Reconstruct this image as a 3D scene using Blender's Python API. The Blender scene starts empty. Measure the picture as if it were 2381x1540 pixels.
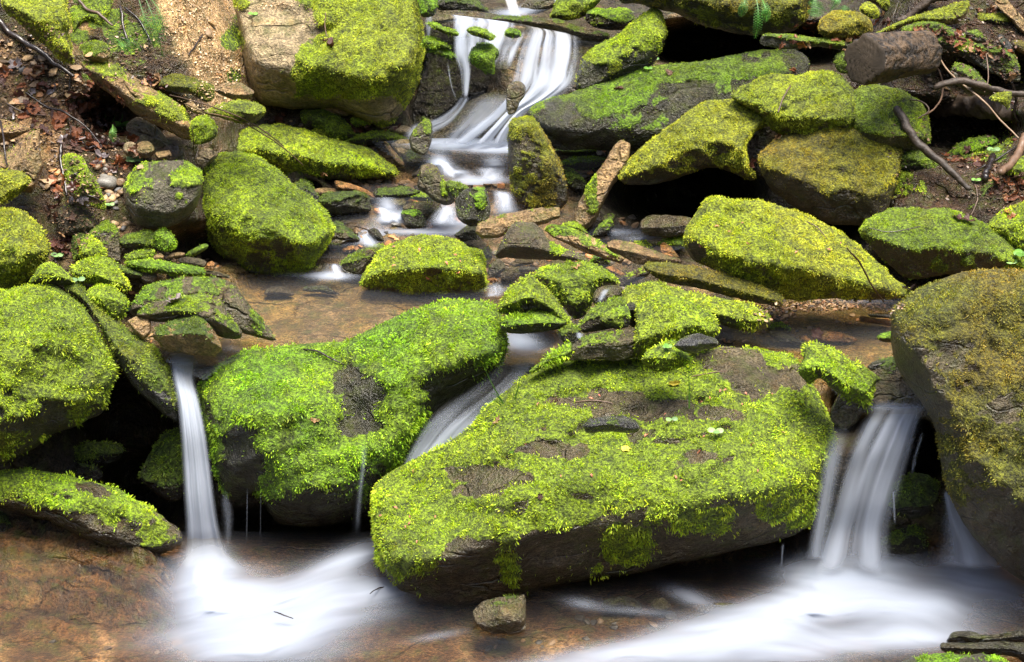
import bpy, math, random, zlib
import numpy as np
from mathutils import Vector, Matrix, Quaternion
from mathutils.geometry import delaunay_2d_cdt
from mathutils.bvhtree import BVHTree

# ------------------------------------------------------------------ camera, sky, sun, exposure
SC = bpy.context.scene
COL = SC.collection
PITCH = math.radians(22.0); CAM = np.array([0.0, 0.0, 2.5]); FOC = 85.0
cam_d = bpy.data.cameras.new('camera'); cam = bpy.data.objects.new('camera', cam_d); COL.objects.link(cam)
cam_d.lens = FOC; cam_d.sensor_width = 36.0; cam_d.clip_start = 0.05; cam_d.clip_end = 300
cam.location = CAM; cam.rotation_euler = (math.pi/2 - PITCH, 0, 0)
SC.camera = cam
SUN_EL, SUN_AZ = math.radians(76), math.radians(150)      # azimuth measured from +Y towards +X
w = bpy.data.worlds.new('World'); SC.world = w; w.use_nodes = True
nt = w.node_tree; nt.nodes.clear()
wo = nt.nodes.new('ShaderNodeOutputWorld'); bg = nt.nodes.new('ShaderNodeBackground'); sky = nt.nodes.new('ShaderNodeTexSky')
sky.sky_type = 'NISHITA'; sky.sun_disc = False; sky.sun_elevation = SUN_EL; sky.sun_rotation = SUN_AZ
sky.dust_density = 4.0; sky.air_density = 1.0
bg.inputs['Strength'].default_value = 0.10
nt.links.new(sky.outputs[0], bg.inputs[0]); nt.links.new(bg.outputs[0], wo.inputs[0])
sl = bpy.data.lights.new('sun', 'SUN'); sun = bpy.data.objects.new('sun', sl); COL.objects.link(sun)
sl.energy = 2.4; sl.angle = math.radians(35); sl.color = (1.0, 0.95, 0.84)
sd = Vector((math.sin(SUN_AZ)*math.cos(SUN_EL), math.cos(SUN_AZ)*math.cos(SUN_EL), math.sin(SUN_EL)))
sun.rotation_euler = (-sd).to_track_quat('-Z', 'Y').to_euler(); sun.location = sd*20
SC.view_settings.view_transform = 'Standard'; SC.view_settings.look = 'None'
SC.view_settings.exposure = 2.0; SC.view_settings.gamma = 1.0
SC.cycles.use_denoising = True
SC.cycles.max_bounces = 6; SC.cycles.diffuse_bounces = 3; SC.cycles.transparent_max_bounces = 14
SC.cycles.glossy_bounces = 3; SC.cycles.transmission_bounces = 3
SC.cycles.caustics_reflective = False; SC.cycles.caustics_refractive = False

# ------------------------------------------------------------------ picture rays (x, y in a 2380 x 1540 grid over the view)
K = (18.0/FOC)/1190.0
cp, sp_ = math.cos(PITCH), math.sin(PITCH)
def rays(u, v):
    u = np.asarray(u, float); v = np.asarray(v, float)
    a = (u-1190)*K; b = -(v-770)*K
    return np.stack([a, cp + b*sp_, -sp_ + b*cp], -1)
def pt(u, v, d):
    r = rays(u, v)
    return CAM + r*(np.asarray(d, float)/r[..., 1])[..., None]
def dz(v, z):
    b = -(np.asarray(v, float)-770)*K
    return (2.5-np.asarray(z, float))/(-(-sp_ + b*cp)/(cp + b*sp_))
def sstep(a, b, x):
    t = np.clip((np.asarray(x, float)-a)/(b-a), 0, 1); return t*t*(3-2*t)
def _h(ix, iy, iz, s):
    n = (ix*374761393 + iy*668265263 + iz*2147483647 + s*974634777) & 0xffffffff
    n = ((n ^ (n >> 13))*1274126177) & 0xffffffff
    n = ((n ^ (n >> 16))*2246822519) & 0xffffffff
    return ((n ^ (n >> 15)) & 0xffffff)/16777215.0
def vnoise(p, s=0):
    p = np.asarray(p, float); f = np.floor(p); i = f.astype(np.int64); f = p-f; f = f*f*(3-2*f)
    r = 0
    for dx in (0, 1):
        wx = f[..., 0] if dx else 1-f[..., 0]
        for dy in (0, 1):
            wy = f[..., 1] if dy else 1-f[..., 1]
            for dzz in (0, 1):
                wz = f[..., 2] if dzz else 1-f[..., 2]
                r = r + wx*wy*wz*_h(i[..., 0]+dx, i[..., 1]+dy, i[..., 2]+dzz, s)
    return r*2-1
def fbm(p, o=3, s=0):
    r = 0; a = 1.0; t = 0
    for k in range(o):
        r = r + a*vnoise(np.asarray(p)*(2.03**k)+k*7.3, s+k); t += a; a *= 0.5
    return r/t
def f3(u, v, sc, z=0.0):
    u = np.asarray(u, float); v = np.asarray(v, float)
    return np.stack([u/sc, v/sc, np.zeros_like(u)+z], -1)

# ------------------------------------------------------------------ the lie of the land: how far the ground is along each ray
PA = [(2400, dz(2400, -.05)), (1900, dz(1900, -.05)), (1540, dz(1540, -.05)), (1250, dz(1250, -.05)), (1235, 5.09), (862, 5.16), (850, dz(850, .35)),
      (640, dz(640, .35)), (560, dz(560, .40)), (450, dz(450, .46)), (346, dz(346, .53)), (330, 6.2), (112, 6.32), (0, 6.8), (-120, 7.3), (-300, 9.0)]
PB = [(2400, dz(2400, -.05)), (1900, dz(1900, -.05)), (1540, dz(1540, -.05)), (1320, dz(1320, -.05)), (1300, 4.90), (975, 4.95), (960, dz(960, .35))] + PA[7:]
PAv = np.array([a[0] for a in PA][::-1], float); PAd = np.array([float(a[1]) for a in PA][::-1])
PBv = np.array([a[0] for a in PB][::-1], float); PBd = np.array([float(a[1]) for a in PB][::-1])
CAVES = [(300, 1000, 110, 130, .45), (340, 1160, 120, 90, .5), (180, 1230, 160, 40, .3), (700, 1215, 170, 32, .4), (1500, 1310, 260, 40, .35), (1780, 1270, 100, 55, .35),
         (1590, 460, 140, 70, .7), (1640, 110, 160, 50, .9), (1880, 115, 110, 50, .6), (1030, 190, 85, 110, .55), (300, 270, 110, 60, .35), (2130, 1050, 60, 90, .5),
         (1960, 960, 50, 60, .3), (2200, 300, 150, 60, .4), (1960, 520, 90, 40, .3), (450, 580, 80, 50, .25), (1400, 560, 40, 30, .1), (1240, 800, 60, 30, .2), (2300, 180, 120, 50, .3)]
def D(u, v, caves=False):
    u = np.asarray(u, float); v = np.asarray(v, float)
    a = np.interp(v, PAv, PAd); b = np.interp(v, PBv, PBd)
    wB = sstep(1000, 1880, u); d = a*(1-wB)+b*wB
    wL = sstep(640, 380, u)*sstep(760, 640, v); d = d*(1-wL) + (5.33+(700-v)*.0009)*wL
    wR = sstep(1930, 2140, u)*sstep(650, 560, v); d = d*(1-wR) + (5.47+(640-v)*.0011)*wR
    if caves:
        for cx, cy, rx, ry, am in CAVES:
            d = d + am*np.exp(-(((u-cx)/rx)**2 + ((v-cy)/ry)**2)**1.5)
    return d

# ------------------------------------------------------------------ mesh helpers
def tag(o, label=None, cat=None, group=None, kind=None):
    if label: o['label'] = label
    if cat: o['category'] = cat
    if group: o['group'] = group
    if kind: o['kind'] = kind
    return o
def mesh_np(name, V, F, mats, attrs=None, smooth=True):
    me = bpy.data.meshes.new(name)
    V = np.asarray(V, np.float32); F = np.asarray(F, np.int32); n = F.shape[1]
    me.vertices.add(len(V)); me.vertices.foreach_set('co', V.ravel())
    me.loops.add(F.size); me.loops.foreach_set('vertex_index', F.ravel())
    me.polygons.add(len(F)); me.polygons.foreach_set('loop_start', np.arange(0, F.size, n, dtype=np.int32))
    me.polygons.foreach_set('loop_total', np.full(len(F), n, np.int32))
    me.polygons.foreach_set('use_smooth', np.full(len(F), smooth, bool))
    for m in (mats if isinstance(mats, (list, tuple)) else [mats]): me.materials.append(m)
    for k, a in (attrs or {}).items():
        a = np.asarray(a, np.float32)
        if a.ndim == 1:
            at = me.attributes.new(k, 'FLOAT', 'POINT'); at.data.foreach_set('value', a)
        else:
            at = me.attributes.new(k, 'FLOAT_COLOR', 'POINT')
            at.data.foreach_set('color', np.concatenate([a, np.ones((len(a), 1), np.float32)], 1).ravel())
    me.update(calc_edges=True); me.validate()
    return me
def link(name, me, loc=(0, 0, 0), parent=None):
    o = bpy.data.objects.new(name, me); COL.objects.link(o); o.location = loc
    if parent is not None: o.parent = parent
    return o
ALLV = []; ALLF = []; NV = [0]
def record(V, F):
    ALLV.append(np.asarray(V)); ALLF.append(np.asarray(F)+NV[0]); NV[0] += len(V)
def vnormals(V, F):
    n = np.cross(V[F[:, 1]]-V[F[:, 0]], V[F[:, 2]]-V[F[:, 0]]); N = np.zeros_like(V)
    for k in range(3): np.add.at(N, F[:, k], n)
    return N/(np.linalg.norm(N, axis=1, keepdims=True)+1e-12)

# ------------------------------------------------------------------ materials
def new_mat(name):
    m = bpy.data.materials.new(name); m.use_nodes = True; t = m.node_tree; t.nodes.clear()
    return m, t, (lambda k, **kw: _nd(t, k, kw)), t.links.new
def _nd(t, k, kw):
    n = t.nodes.new('ShaderNode'+k)
    for a, b in kw.items():
        if a in n.inputs: n.inputs[a].default_value = b
        else: setattr(n, a, b)
    return n
def noise_node(N, L, vec, scale, detail=4, rough=.55):
    n = N('TexNoise'); n.inputs['Scale'].default_value = scale; n.inputs['Detail'].default_value = detail; n.inputs['Roughness'].default_value = rough
    L(vec, n.inputs['Vector']); return n
def maprange(N, L, src, a, b, c, d):
    n = N('MapRange'); n.inputs[1].default_value = a; n.inputs[2].default_value = b; n.inputs[3].default_value = c; n.inputs[4].default_value = d
    L(src, n.inputs[0]); return n.outputs[0]
def mixc(N, L, fac, a, b, bt='MIX'):
    n = N('MixRGB', blend_type=bt)
    for i, x in ((0, fac), (1, a), (2, b)):
        if isinstance(x, (int, float)): n.inputs[i].default_value = x
        elif isinstance(x, tuple): n.inputs[i].default_value = (*x, 1)
        else: L(x, n.inputs[i])
    return n.outputs[0]
def math_(N, L, op, a, b=None):
    n = N('Math', operation=op)
    for i, x in ((0, a), (1, b)):
        if x is None: continue
        if isinstance(x, (int, float)): n.inputs[i].default_value = x
        else: L(x, n.inputs[i])
    return n.outputs[0]
def make_rock_mat():
    m, t, N, L = new_mat('mossy_rock')
    g = N('NewGeometry').outputs['Position']
    rc = N('Attribute', attribute_name='rc').outputs['Color']; mc = N('Attribute', attribute_name='mc').outputs['Color']
    ms = N('Attribute', attribute_name='moss').outputs['Fac']; wet = N('Attribute', attribute_name='wet').outputs['Fac']
    n1 = noise_node(N, L, g, 9, 6, .6).outputs[0]; n2 = noise_node(N, L, g, 45, 5, .65).outputs[0]; n3 = noise_node(N, L, g, 170, 3, .6).outputs[0]
    # bedding streaks along tilted layers
    mp = N('Mapping'); mp.inputs['Rotation'].default_value = (0.25, 0.35, 0.1); mp.inputs['Scale'].default_value = (3, 6, 60); L(g, mp.inputs['Vector'])
    n4 = noise_node(N, L, mp.outputs[0], 1.0, 4, .6).outputs[0]
    c = mixc(N, L, 1.0, rc, mixc(N, L, maprange(N, L, n1, .3, .7, 0, 1), (.55, .52, .5), (1.5, 1.42, 1.3)), 'MULTIPLY')
    c = mixc(N, L, 1.0, c, mixc(N, L, maprange(N, L, n2, .35, .68, 0, 1), (.6, .58, .56), (1.4, 1.4, 1.4)), 'MULTIPLY')
    c = mixc(N, L, maprange(N, L, n4, .42, .3, 0, .3), c, mixc(N, L, .5, c, (.02, .016, .012)))
    c = mixc(N, L, maprange(N, L, noise_node(N, L, g, 17, 4, .6).outputs[0], .56, .72, 0, .6), c, mixc(N, L, 1.0, c, (1.3, 1.02, .6), 'MULTIPLY'))
    wv = mixc(N, L, .12, g, noise_node(N, L, g, 6, 3, .6).outputs['Color'], 'ADD')
    mp2 = N('Mapping'); mp2.inputs['Rotation'].default_value = (.5, .3, .4); mp2.inputs['Scale'].default_value = (3.0, 5.0, 9.0); L(wv, mp2.inputs['Vector'])
    vo = N('TexVoronoi', feature='DISTANCE_TO_EDGE'); vo.inputs['Scale'].default_value = 1.3; L(mp2.outputs[0], vo.inputs['Vector'])
    crk = math_(N, L, 'MULTIPLY', math_(N, L, 'MULTIPLY', maprange(N, L, vo.outputs['Distance'], 0, .035, 1, 0), maprange(N, L, n1, .42, .62, 0, 1)), maprange(N, L, ms, .1, .5, 1, 0))
    c = mixc(N, L, math_(N, L, 'MULTIPLY', crk, math_(N, L, 'SUBTRACT', .7, math_(N, L, 'MULTIPLY', wet, .5))), c, (.008, .007, .006))
    c = mixc(N, L, 1.0, c, mixc(N, L, maprange(N, L, n3, .36, .64, 0, 1), (.55, .55, .55), (1.5, 1.5, 1.45)), 'MULTIPLY')
    # thin algae on damp rock
    alg = maprange(N, L, noise_node(N, L, g, 26, 5, .7).outputs[0], .48, .66, 0, .6)
    c = mixc(N, L, alg, c, (.07, .085, .016))
    mv = mixc(N, L, 1.0, mc, mixc(N, L, maprange(N, L, n2, .3, .7, 0, 1), (.10, .12, .07), (.62, .66, .40)), 'MULTIPLY')  # moss under the leaves darkened, painting the shaded gaps between shoots
    mv = mixc(N, L, 1.0, mv, mixc(N, L, maprange(N, L, n3, .38, .62, 0, 1), (.3, .3, .3), (1.5, 1.5, 1.4)), 'MULTIPLY')
    mask = maprange(N, L, math_(N, L, 'ADD', ms, math_(N, L, 'MULTIPLY', math_(N, L, 'SUBTRACT', n2, .5), 1.6)), .42, .62, 0, 1)
    c = mixc(N, L, mask, c, mv)
    b = N('BsdfPrincipled'); L(c, b.inputs['Base Color'])
    ro = N('Mix'); L(mask, ro.inputs[0]); L(maprange(N, L, math_(N, L, 'ADD', math_(N, L, 'MULTIPLY', n2, .5), math_(N, L, 'MULTIPLY', wet, -1)), -.6, .5, .12, .62), ro.inputs[2]); ro.inputs[3].default_value = .85
    L(ro.outputs[0], b.inputs['Roughness'])
    h = math_(N, L, 'ADD', math_(N, L, 'SUBTRACT', math_(N, L, 'MULTIPLY', n2, .9), math_(N, L, 'MULTIPLY', crk, .7)), math_(N, L, 'ADD', math_(N, L, 'MULTIPLY', n3, .6), math_(N, L, 'MULTIPLY', n4, .25)))
    bp = N('Bump'); bp.inputs['Strength'].default_value = 1.0; bp.inputs['Distance'].default_value = .02; L(h, bp.inputs['Height'])
    L(bp.outputs[0], b.inputs['Normal'])
    o = N('OutputMaterial'); L(b.outputs[0], o.inputs[0]); return m
def make_blade_mat(name='moss_leaves', attr='mc', trans=.35, rough=.5, spec=.35):
    m, t, N, L = new_mat(name)
    c = N('Attribute', attribute_name=attr).outputs['Color']
    b = N('BsdfPrincipled'); L(c, b.inputs['Base Color']); b.inputs['Roughness'].default_value = rough; b.inputs['Specular IOR Level'].default_value = spec
    tr = N('BsdfTranslucent'); L(mixc(N, L, 1.0, c, (1.2, 1.15, .6), 'MULTIPLY'), tr.inputs[0])
    mx = N('MixShader'); mx.inputs[0].default_value = trans; L(b.outputs[0], mx.inputs[1]); L(tr.outputs[0], mx.inputs[2])
    o = N('OutputMaterial'); L(mx.outputs[0], o.inputs[0]); return m
def make_water_mat(name, tint=(.97, .93, .86), rough=.10, wc=(.42, .47, .57), gk=1.0):
    m, t, N, L = new_mat(name)
    f = N('Attribute', attribute_name='foam').outputs['Fac']
    g = N('NewGeometry').outputs['Position']
    mp = N('Mapping'); mp.inputs['Scale'].default_value = (2.5, 12, 8); L(g, mp.inputs['Vector'])
    nz = noise_node(N, L, mp.outputs[0], 1.0, 3, .5).outputs[0]
    bp = N('Bump'); bp.inputs['Strength'].default_value = .12; bp.inputs['Distance'].default_value = .01; L(nz, bp.inputs['Height'])
    tr = N('BsdfTransparent'); tr.inputs[0].default_value = (*tint, 1)
    gl = N('BsdfGlossy'); gl.inputs['Roughness'].default_value = rough; gl.inputs[0].default_value = (1, 1, 1, 1); L(bp.outputs[0], gl.inputs['Normal'])
    fr = N('Fresnel'); fr.inputs[0].default_value = 1.42; L(bp.outputs[0], fr.inputs['Normal'])
    bf = math_(N, L, 'SUBTRACT', 1.0, N('NewGeometry').outputs['Backfacing']); clr = N('MixShader'); L(math_(N, L, 'MULTIPLY', math_(N, L, 'MULTIPLY', fr.outputs[0], gk), bf), clr.inputs[0]); L(tr.outputs[0], clr.inputs[1]); L(gl.outputs[0], clr.inputs[2])
    d = N('BsdfDiffuse'); d.inputs[0].default_value = (*wc, 1); tl = N('BsdfTranslucent'); tl.inputs[0].default_value = (*wc, 1)
    wh = N('MixShader'); wh.inputs[0].default_value = .45; L(d.outputs[0], wh.inputs[1]); L(tl.outputs[0], wh.inputs[2])
    mx = N('MixShader'); L(f, mx.inputs[0]); L(clr.outputs[0], mx.inputs[1]); L(wh.outputs[0], mx.inputs[2])
    o = N('OutputMaterial'); L(mx.outputs[0], o.inputs[0]); return m
def plain_mat(name, col, rough=.6, nscale=20, var=.35, bump=.4, stretch=(1, 1, 1), spec=.5, trans=0):
    m, t, N, L = new_mat(name)
    tc = N('TexCoord').outputs['Object']; mp = N('Mapping'); mp.inputs['Scale'].default_value = stretch; L(tc, mp.inputs['Vector'])
    n = noise_node(N, L, mp.outputs[0], nscale, 5, .6).outputs[0]; oi = N('ObjectInfo').outputs['Random']
    c = mixc(N, L, maprange(N, L, n, .3, .7, 0, 1), tuple(x*(1-var) for x in col), tuple(min(1, x*(1+var)) for x in col))
    c = mixc(N, L, 1.0, c, mixc(N, L, oi, (.6, .6, .65), (1.35, 1.3, 1.2)), 'MULTIPLY')
    b = N('BsdfPrincipled'); L(c, b.inputs['Base Color']); b.inputs['Roughness'].default_value = rough; b.inputs['Specular IOR Level'].default_value = spec
    bp = N('Bump'); bp.inputs['Strength'].default_value = bump; bp.inputs['Distance'].default_value = .004; L(n, bp.inputs['Height']); L(bp.outputs[0], b.inputs['Normal'])
    o = N('OutputMaterial')
    if trans:
        tl = N('BsdfTranslucent'); L(c, tl.inputs[0]); mx = N('MixShader'); mx.inputs[0].default_value = trans
        L(b.outputs[0], mx.inputs[1]); L(tl.outputs[0], mx.inputs[2]); L(mx.outputs[0], o.inputs[0])
    else: L(b.outputs[0], o.inputs[0])
    return m
ROCK = make_rock_mat(); MOSS = make_blade_mat(); WATER = make_water_mat('clear_brown_water'); FALL = make_water_mat('falling_water', (.97, .98, .99), .55, (.52, .57, .67), .15)
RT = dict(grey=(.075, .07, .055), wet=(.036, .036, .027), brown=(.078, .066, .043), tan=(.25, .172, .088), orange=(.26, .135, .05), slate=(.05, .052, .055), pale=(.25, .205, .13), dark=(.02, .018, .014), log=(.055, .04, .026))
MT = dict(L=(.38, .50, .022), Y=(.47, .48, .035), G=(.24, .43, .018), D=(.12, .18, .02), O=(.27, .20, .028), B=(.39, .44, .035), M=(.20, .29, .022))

# ------------------------------------------------------------------ stones grown from an outline into a full-depth body
def conv(tile, s):
    P = np.array([[float(q) for q in a.split(',')] for a in s.split()])
    if tile == 'F': return P
    return P*np.array([595/1786.5, 513.33/1540]) + np.array([int(tile[0])*595.0, int(tile[1])*513.33])
def resample(P, sp, rnd):
    n = len(P)
    if rnd > 0:      # Catmull-Rom blended with the straight polygon
        out = []
        for i in range(n):
            p0, p1, p2, p3 = P[i-1], P[i], P[(i+1) % n], P[(i+2) % n]
            m = max(2, int(np.linalg.norm(p2-p1)/sp))
            t = np.arange(m)[:, None]/m
            cr = .5*((2*p1)+(-p0+p2)*t+(2*p0-5*p1+4*p2-p3)*t*t+(-p0+3*p1-3*p2+p3)*t**3)
            out.append(cr*rnd + (p1+(p2-p1)*t)*(1-rnd))
        P = np.concatenate(out); n = len(P)
    Q = np.concatenate([P, P[:1]]); L = np.concatenate([[0], np.cumsum(np.linalg.norm(np.diff(Q, axis=0), axis=1))])
    m = max(8, int(L[-1]/sp)); s = np.arange(m)*L[-1]/m
    return np.stack([np.interp(s, L, Q[:, 0]), np.interp(s, L, Q[:, 1])], 1)
def seg_dist(X, P):
    best = np.full(len(X), 1e9)
    A = P; B = np.roll(P, -1, 0)
    for a, b in zip(A, B):
        ab = b-a; t = np.clip(((X-a)@ab)/(ab@ab+1e-9), 0, 1)
        e = X-(a+t[:, None]*ab); best = np.minimum(best, (e*e).sum(1))
    return np.sqrt(best)
def inside(X, P):
    c = np.zeros(len(X), bool); A = P; B = np.roll(P, -1, 0)
    for a, b in zip(A, B):
        k = ((a[1] > X[:, 1]) != (b[1] > X[:, 1]))
        with np.errstate(divide='ignore', invalid='ignore'):
            xx = (b[0]-a[0])*(X[:, 1]-a[1])/(b[1]-a[1]+1e-12)+a[0]
        c ^= k & (X[:, 0] < xx)
    return c
def smin(a, b, k):
    h = np.clip(.5+.5*(b-a)/k, 0, 1); return b*(1-h)+a*h-k*h*(1-h)
def fill(P, sp, seed):
    lo, hi = P.min(0), P.max(0)
    gx = np.arange(lo[0], hi[0], sp); gy = np.arange(lo[1], hi[1], sp*.9)
    X, Y = np.meshgrid(gx, gy); X = X + (np.arange(len(gy)) % 2)[:, None]*sp*.5
    G = np.stack([X.ravel(), Y.ravel()], 1)
    rg = np.random.default_rng(seed); G += rg.uniform(-.18, .18, G.shape)*sp
    G = G[inside(G, P)]; Pc = P if len(P) < 160 else P[::2]
    t = seg_dist(G, Pc); k = t > sp*.55
    return G[k], t[k]
def cdt(P, G):
    pts = [Vector(p) for p in np.concatenate([P, G])]
    r = delaunay_2d_cdt(pts, [], [list(range(len(P)))], 1, 1e-4)
    V = np.array([[a.x, a.y] for a in r[0]])
    F = [f for f in r[2] if len(f) == 3]
    return V, np.array(F, np.int32)

BL_TOTAL = [0]
def blades(V, F, mask, mc, N, count_per_m2, L, W, seed, droop=.5, flat=.55):
    """many small pointed moss leaves standing on the mossy part of a surface"""
    a, b, c = V[F[:, 0]], V[F[:, 1]], V[F[:, 2]]
    ar = np.linalg.norm(np.cross(b-a, c-a), axis=1)*.5
    mm = mask[F].mean(1); wgt = ar*np.clip(mm, 0, 1)**1.2
    tot = wgt.sum()
    n = int(tot*count_per_m2)
    if n < 4: return None
    rg = np.random.default_rng(seed)
    fi = rg.choice(len(F), n, p=wgt/tot)
    r1 = np.sqrt(rg.random(n)); r2 = rg.random(n)
    w0, w1, w2 = 1-r1, r1*(1-r2), r1*r2
    I = F[fi]
    P = V[I[:, 0]]*w0[:, None]+V[I[:, 1]]*w1[:, None]+V[I[:, 2]]*w2[:, None]
    Nn = N[I[:, 0]]*w0[:, None]+N[I[:, 1]]*w1[:, None]+N[I[:, 2]]*w2[:, None]
    col = mc[I[:, 0]]*w0[:, None]+mc[I[:, 1]]*w1[:, None]+mc[I[:, 2]]*w2[:, None]
    # leaves lean together in small swirls so that tufts form
    sw = np.stack([vnoise(P*55, 11), vnoise(P*55, 12), vnoise(P*55, 13)], 1)
    dr = Nn*.85 + sw*.7 + rg.normal(0, .42, (n, 3)) + np.array([0, 0, -.28*droop]) * (1-np.abs(Nn[:, 2:3]))
    dr /= np.linalg.norm(dr, axis=1, keepdims=True)
    neg = (dr*Nn).sum(1) < .12; dr[neg] += Nn[neg]*.5; dr /= np.linalg.norm(dr, axis=1, keepdims=True)
    sd_ = np.cross(dr, rg.normal(0, 1, (n, 3))); sd_ /= np.linalg.norm(sd_, axis=1, keepdims=True)+1e-9
    hi_ = vnoise(P*(.55/L), 21); lo_ = vnoise(P*(.14/L), 22)
    P = P + Nn*(L*(.45*hi_+.35*lo_))[:, None]
    keep = rg.random(n) < sstep(-.62, .15, hi_)
    P, Nn, col, dr, sd_, hi_, lo_ = P[keep], Nn[keep], col[keep], dr[keep], sd_[keep], hi_[keep], lo_[keep]; n = len(P)
    ll = L*1.15*rg.uniform(.55, 1.35, n)[:, None]*(0.75+.5*np.clip(vnoise(P*30, 5), -1, 1))[:, None]
    ww = W*rg.uniform(.7, 1.3, n)[:, None]
    base = P - Nn*L*.15
    mid = base + dr*ll*.55
    tip = mid + (dr + np.array([0, 0, -.45*droop]))*ll*.5
    VV = np.stack([base, mid-sd_*ww*.5, tip, mid+sd_*ww*.5], 1).reshape(-1, 3)
    k = np.arange(n)*4
    FF = np.concatenate([np.stack([k, k+1, k+3], 1), np.stack([k+1, k+2, k+3], 1)])
    bright = (rg.uniform(.6, 1.3, n)*(1+.35*vnoise(P*14, 3))*(1+.4*hi_+.25*lo_))[:, None]  # random tone, plus painted shade: leaves lower in a clump get darker colour
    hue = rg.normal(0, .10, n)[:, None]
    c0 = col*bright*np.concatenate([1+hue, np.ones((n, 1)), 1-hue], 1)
    CC = np.stack([c0*.8, c0, c0*1.45+.01, c0], 1).reshape(-1, 3)  # lighter young tips; bases darkened as occlusion painted into the colour
    BL_TOTAL[0] += n
    return VV, FF, np.clip(CC, 0, .9)

STONES = {}
def stone(name, label, cat, tile, s, d=None, dd=0.0, kt=1.2, tilt=.5, cap=None, kb=1.6, rnd=.62, sm=.8, fac=3, moss=0.0, mt='L', rt='grey', mt2=None, bl=None,
          patch=(), wet=.3, rough=1.0, group=None, dens=1.0, bumps=(), lump=1.0, strata=None, grain=None, kind=None, parent=None):
    strata_on = strata is not None
    seed = zlib.crc32((label or name).encode()) % 99991
    P0 = conv(tile, s); lo, hi = P0.min(0), P0.max(0)
    x, y = P0[:, 0], P0[:, 1]; area = abs(np.dot(x, np.roll(y, 1))-np.dot(y, np.roll(x, 1)))/2
    size = math.sqrt(area); sp = float(np.clip(size/42, 2.2, 7.5)) if grain is None else grain
    P = resample(P0, sp, sm)
    vb = hi[1]; uc = (lo[0]+hi[0])/2
    if d is None: d = float(D(uc, min(vb, 1560)))
    d += dd
    # a little raggedness in the outline
    cen = P.mean(0); nrm = P-np.roll(P, 1, 0); nrm = np.stack([nrm[:, 1], -nrm[:, 0]], 1); nrm /= np.linalg.norm(nrm, axis=1, keepdims=True)+1e-9
    jag = fbm(f3(P[:, 0], P[:, 1], max(12, size*.12), seed % 97), 3, seed)*min(6, size*.025)*rough
    P = P + nrm*jag[:, None]
    G, t = fill(P, sp, seed)
    V2, F = cdt(P, G)
    if len(F) == 0: print('EMPTY', label); return None
    nb = len(P)
    t = seg_dist(V2, P if len(P) < 200 else P[::2]); t[:nb] = 0
    u, v = V2[:, 0], V2[:, 1]
    tm = t.max(); 
    if cap is None: cap = min(size*.55, 230)
    # top and bottom of the outline above each column
    bins = np.linspace(lo[0]-8, hi[0]+8, 40); top = np.full(40, np.nan); bot = np.full(40, np.nan)
    Pd = resample(P, 1.5, 0)
    bi = np.clip(np.searchsorted(bins, Pd[:, 0])-1, 0, 39)
    for k in range(40):
        q = Pd[bi == k, 1]
        if len(q): top[k] = q.min(); bot[k] = q.max()
    ok = ~np.isnan(top); top = np.interp(np.arange(40), np.where(ok)[0], top[ok]); bot = np.interp(np.arange(40), np.where(ok)[0], bot[ok])
    ker = np.array([1, 2, 3, 2, 1.])/9; top = np.convolve(np.pad(top, 2, 'edge'), ker, 'valid'); bot = np.convolve(np.pad(bot, 2, 'edge'), ker, 'valid')
    vt = np.interp(u, bins, top); vbt = np.interp(u, bins, bot)
    R = max(rnd*tm, 4)
    rim = cap*np.sqrt(np.clip(1-(1-np.minimum(t/R, 1))**2, 0, 1))
    kk = max(.10*cap, 2)
    rg = np.random.default_rng(seed+5)
    Fz = smin(rim, np.maximum(v-vt, 0)*kt+cap*.05, kk)
    Fz = smin(Fz, np.maximum(vbt-v, 0)*kb+cap*.08, kk)
    hh = hi[1]-lo[1]; ww = hi[0]-lo[0]
    for i in range(fac):
        ph = rg.uniform(0, 2*math.pi); sl_ = rg.uniform(.5, 1.3)
        a = ((u-uc)/ww*math.cos(ph)+(v-(lo[1]+hi[1])/2)/hh*math.sin(ph))*2
        Fz = smin(Fz, cap*(rg.uniform(.75, 1.05) - sl_*a*.7), kk*.35)
    Fz = np.maximum(Fz, 0)
    edge = sstep(0, max(size*.06, 6), t)
    for bx, by, br, bh in bumps:
        q = conv(tile, '%f,%f' % (bx, by))[0]; sc_ = 1 if tile == 'F' else 1/3.
        Fz = Fz + bh*np.exp(-((u-q[0])**2+(v-q[1])**2)/(br*sc_)**2)*edge
    q3 = f3(u, v, max(size*.3, 20), seed % 31)
    nz_ = (.22, .16) if size > 170 else (.13, .06)
    Fz = Fz + edge*(fbm(q3, 4, seed)*cap*nz_[0] + np.abs(fbm(f3(u, v, max(size*.13, 12), 3.1), 3, seed+9))*cap*nz_[1]*rough)
    if strata is None: strata = (max(size*.16, 14), size*(.022 if size > 170 else .009)*rough, rg.uniform(-.6, .6))
    per, am_, slp = strata
    q_ = (v+slp*(u-uc))/per + .95*fbm(f3(u, v, per*2.6, seed % 23), 4, seed+40)
    saw = q_-np.floor(q_); prof = sstep(0, .78, saw)*(1-sstep(.84, 1, saw))
    amv = .25+.75*sstep(-.35, .4, fbm(f3(u, v, per*2.2, seed % 29), 3, seed+44))
    Fz = Fz + edge*am_*amv*(prof-.5)*(1 if sm < .95 else .4); riser = sstep(.78, .9, saw)+sstep(.12, 0, saw)
    s_m = K*d/cp
    dist = d/cp
    tl = (vb-v)*tilt*s_m
    def place(Fz):
        r = rays(u, v); base = (d+tl)/r[:, 1]
        return CAM + r*(base - Fz*s_m)[:, None]
    A = place(Fz); Nf = vnormals(A, F)
    if Nf[:, 1].mean() > 0: F = F[:, ::-1]; Nf = -Nf
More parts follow.
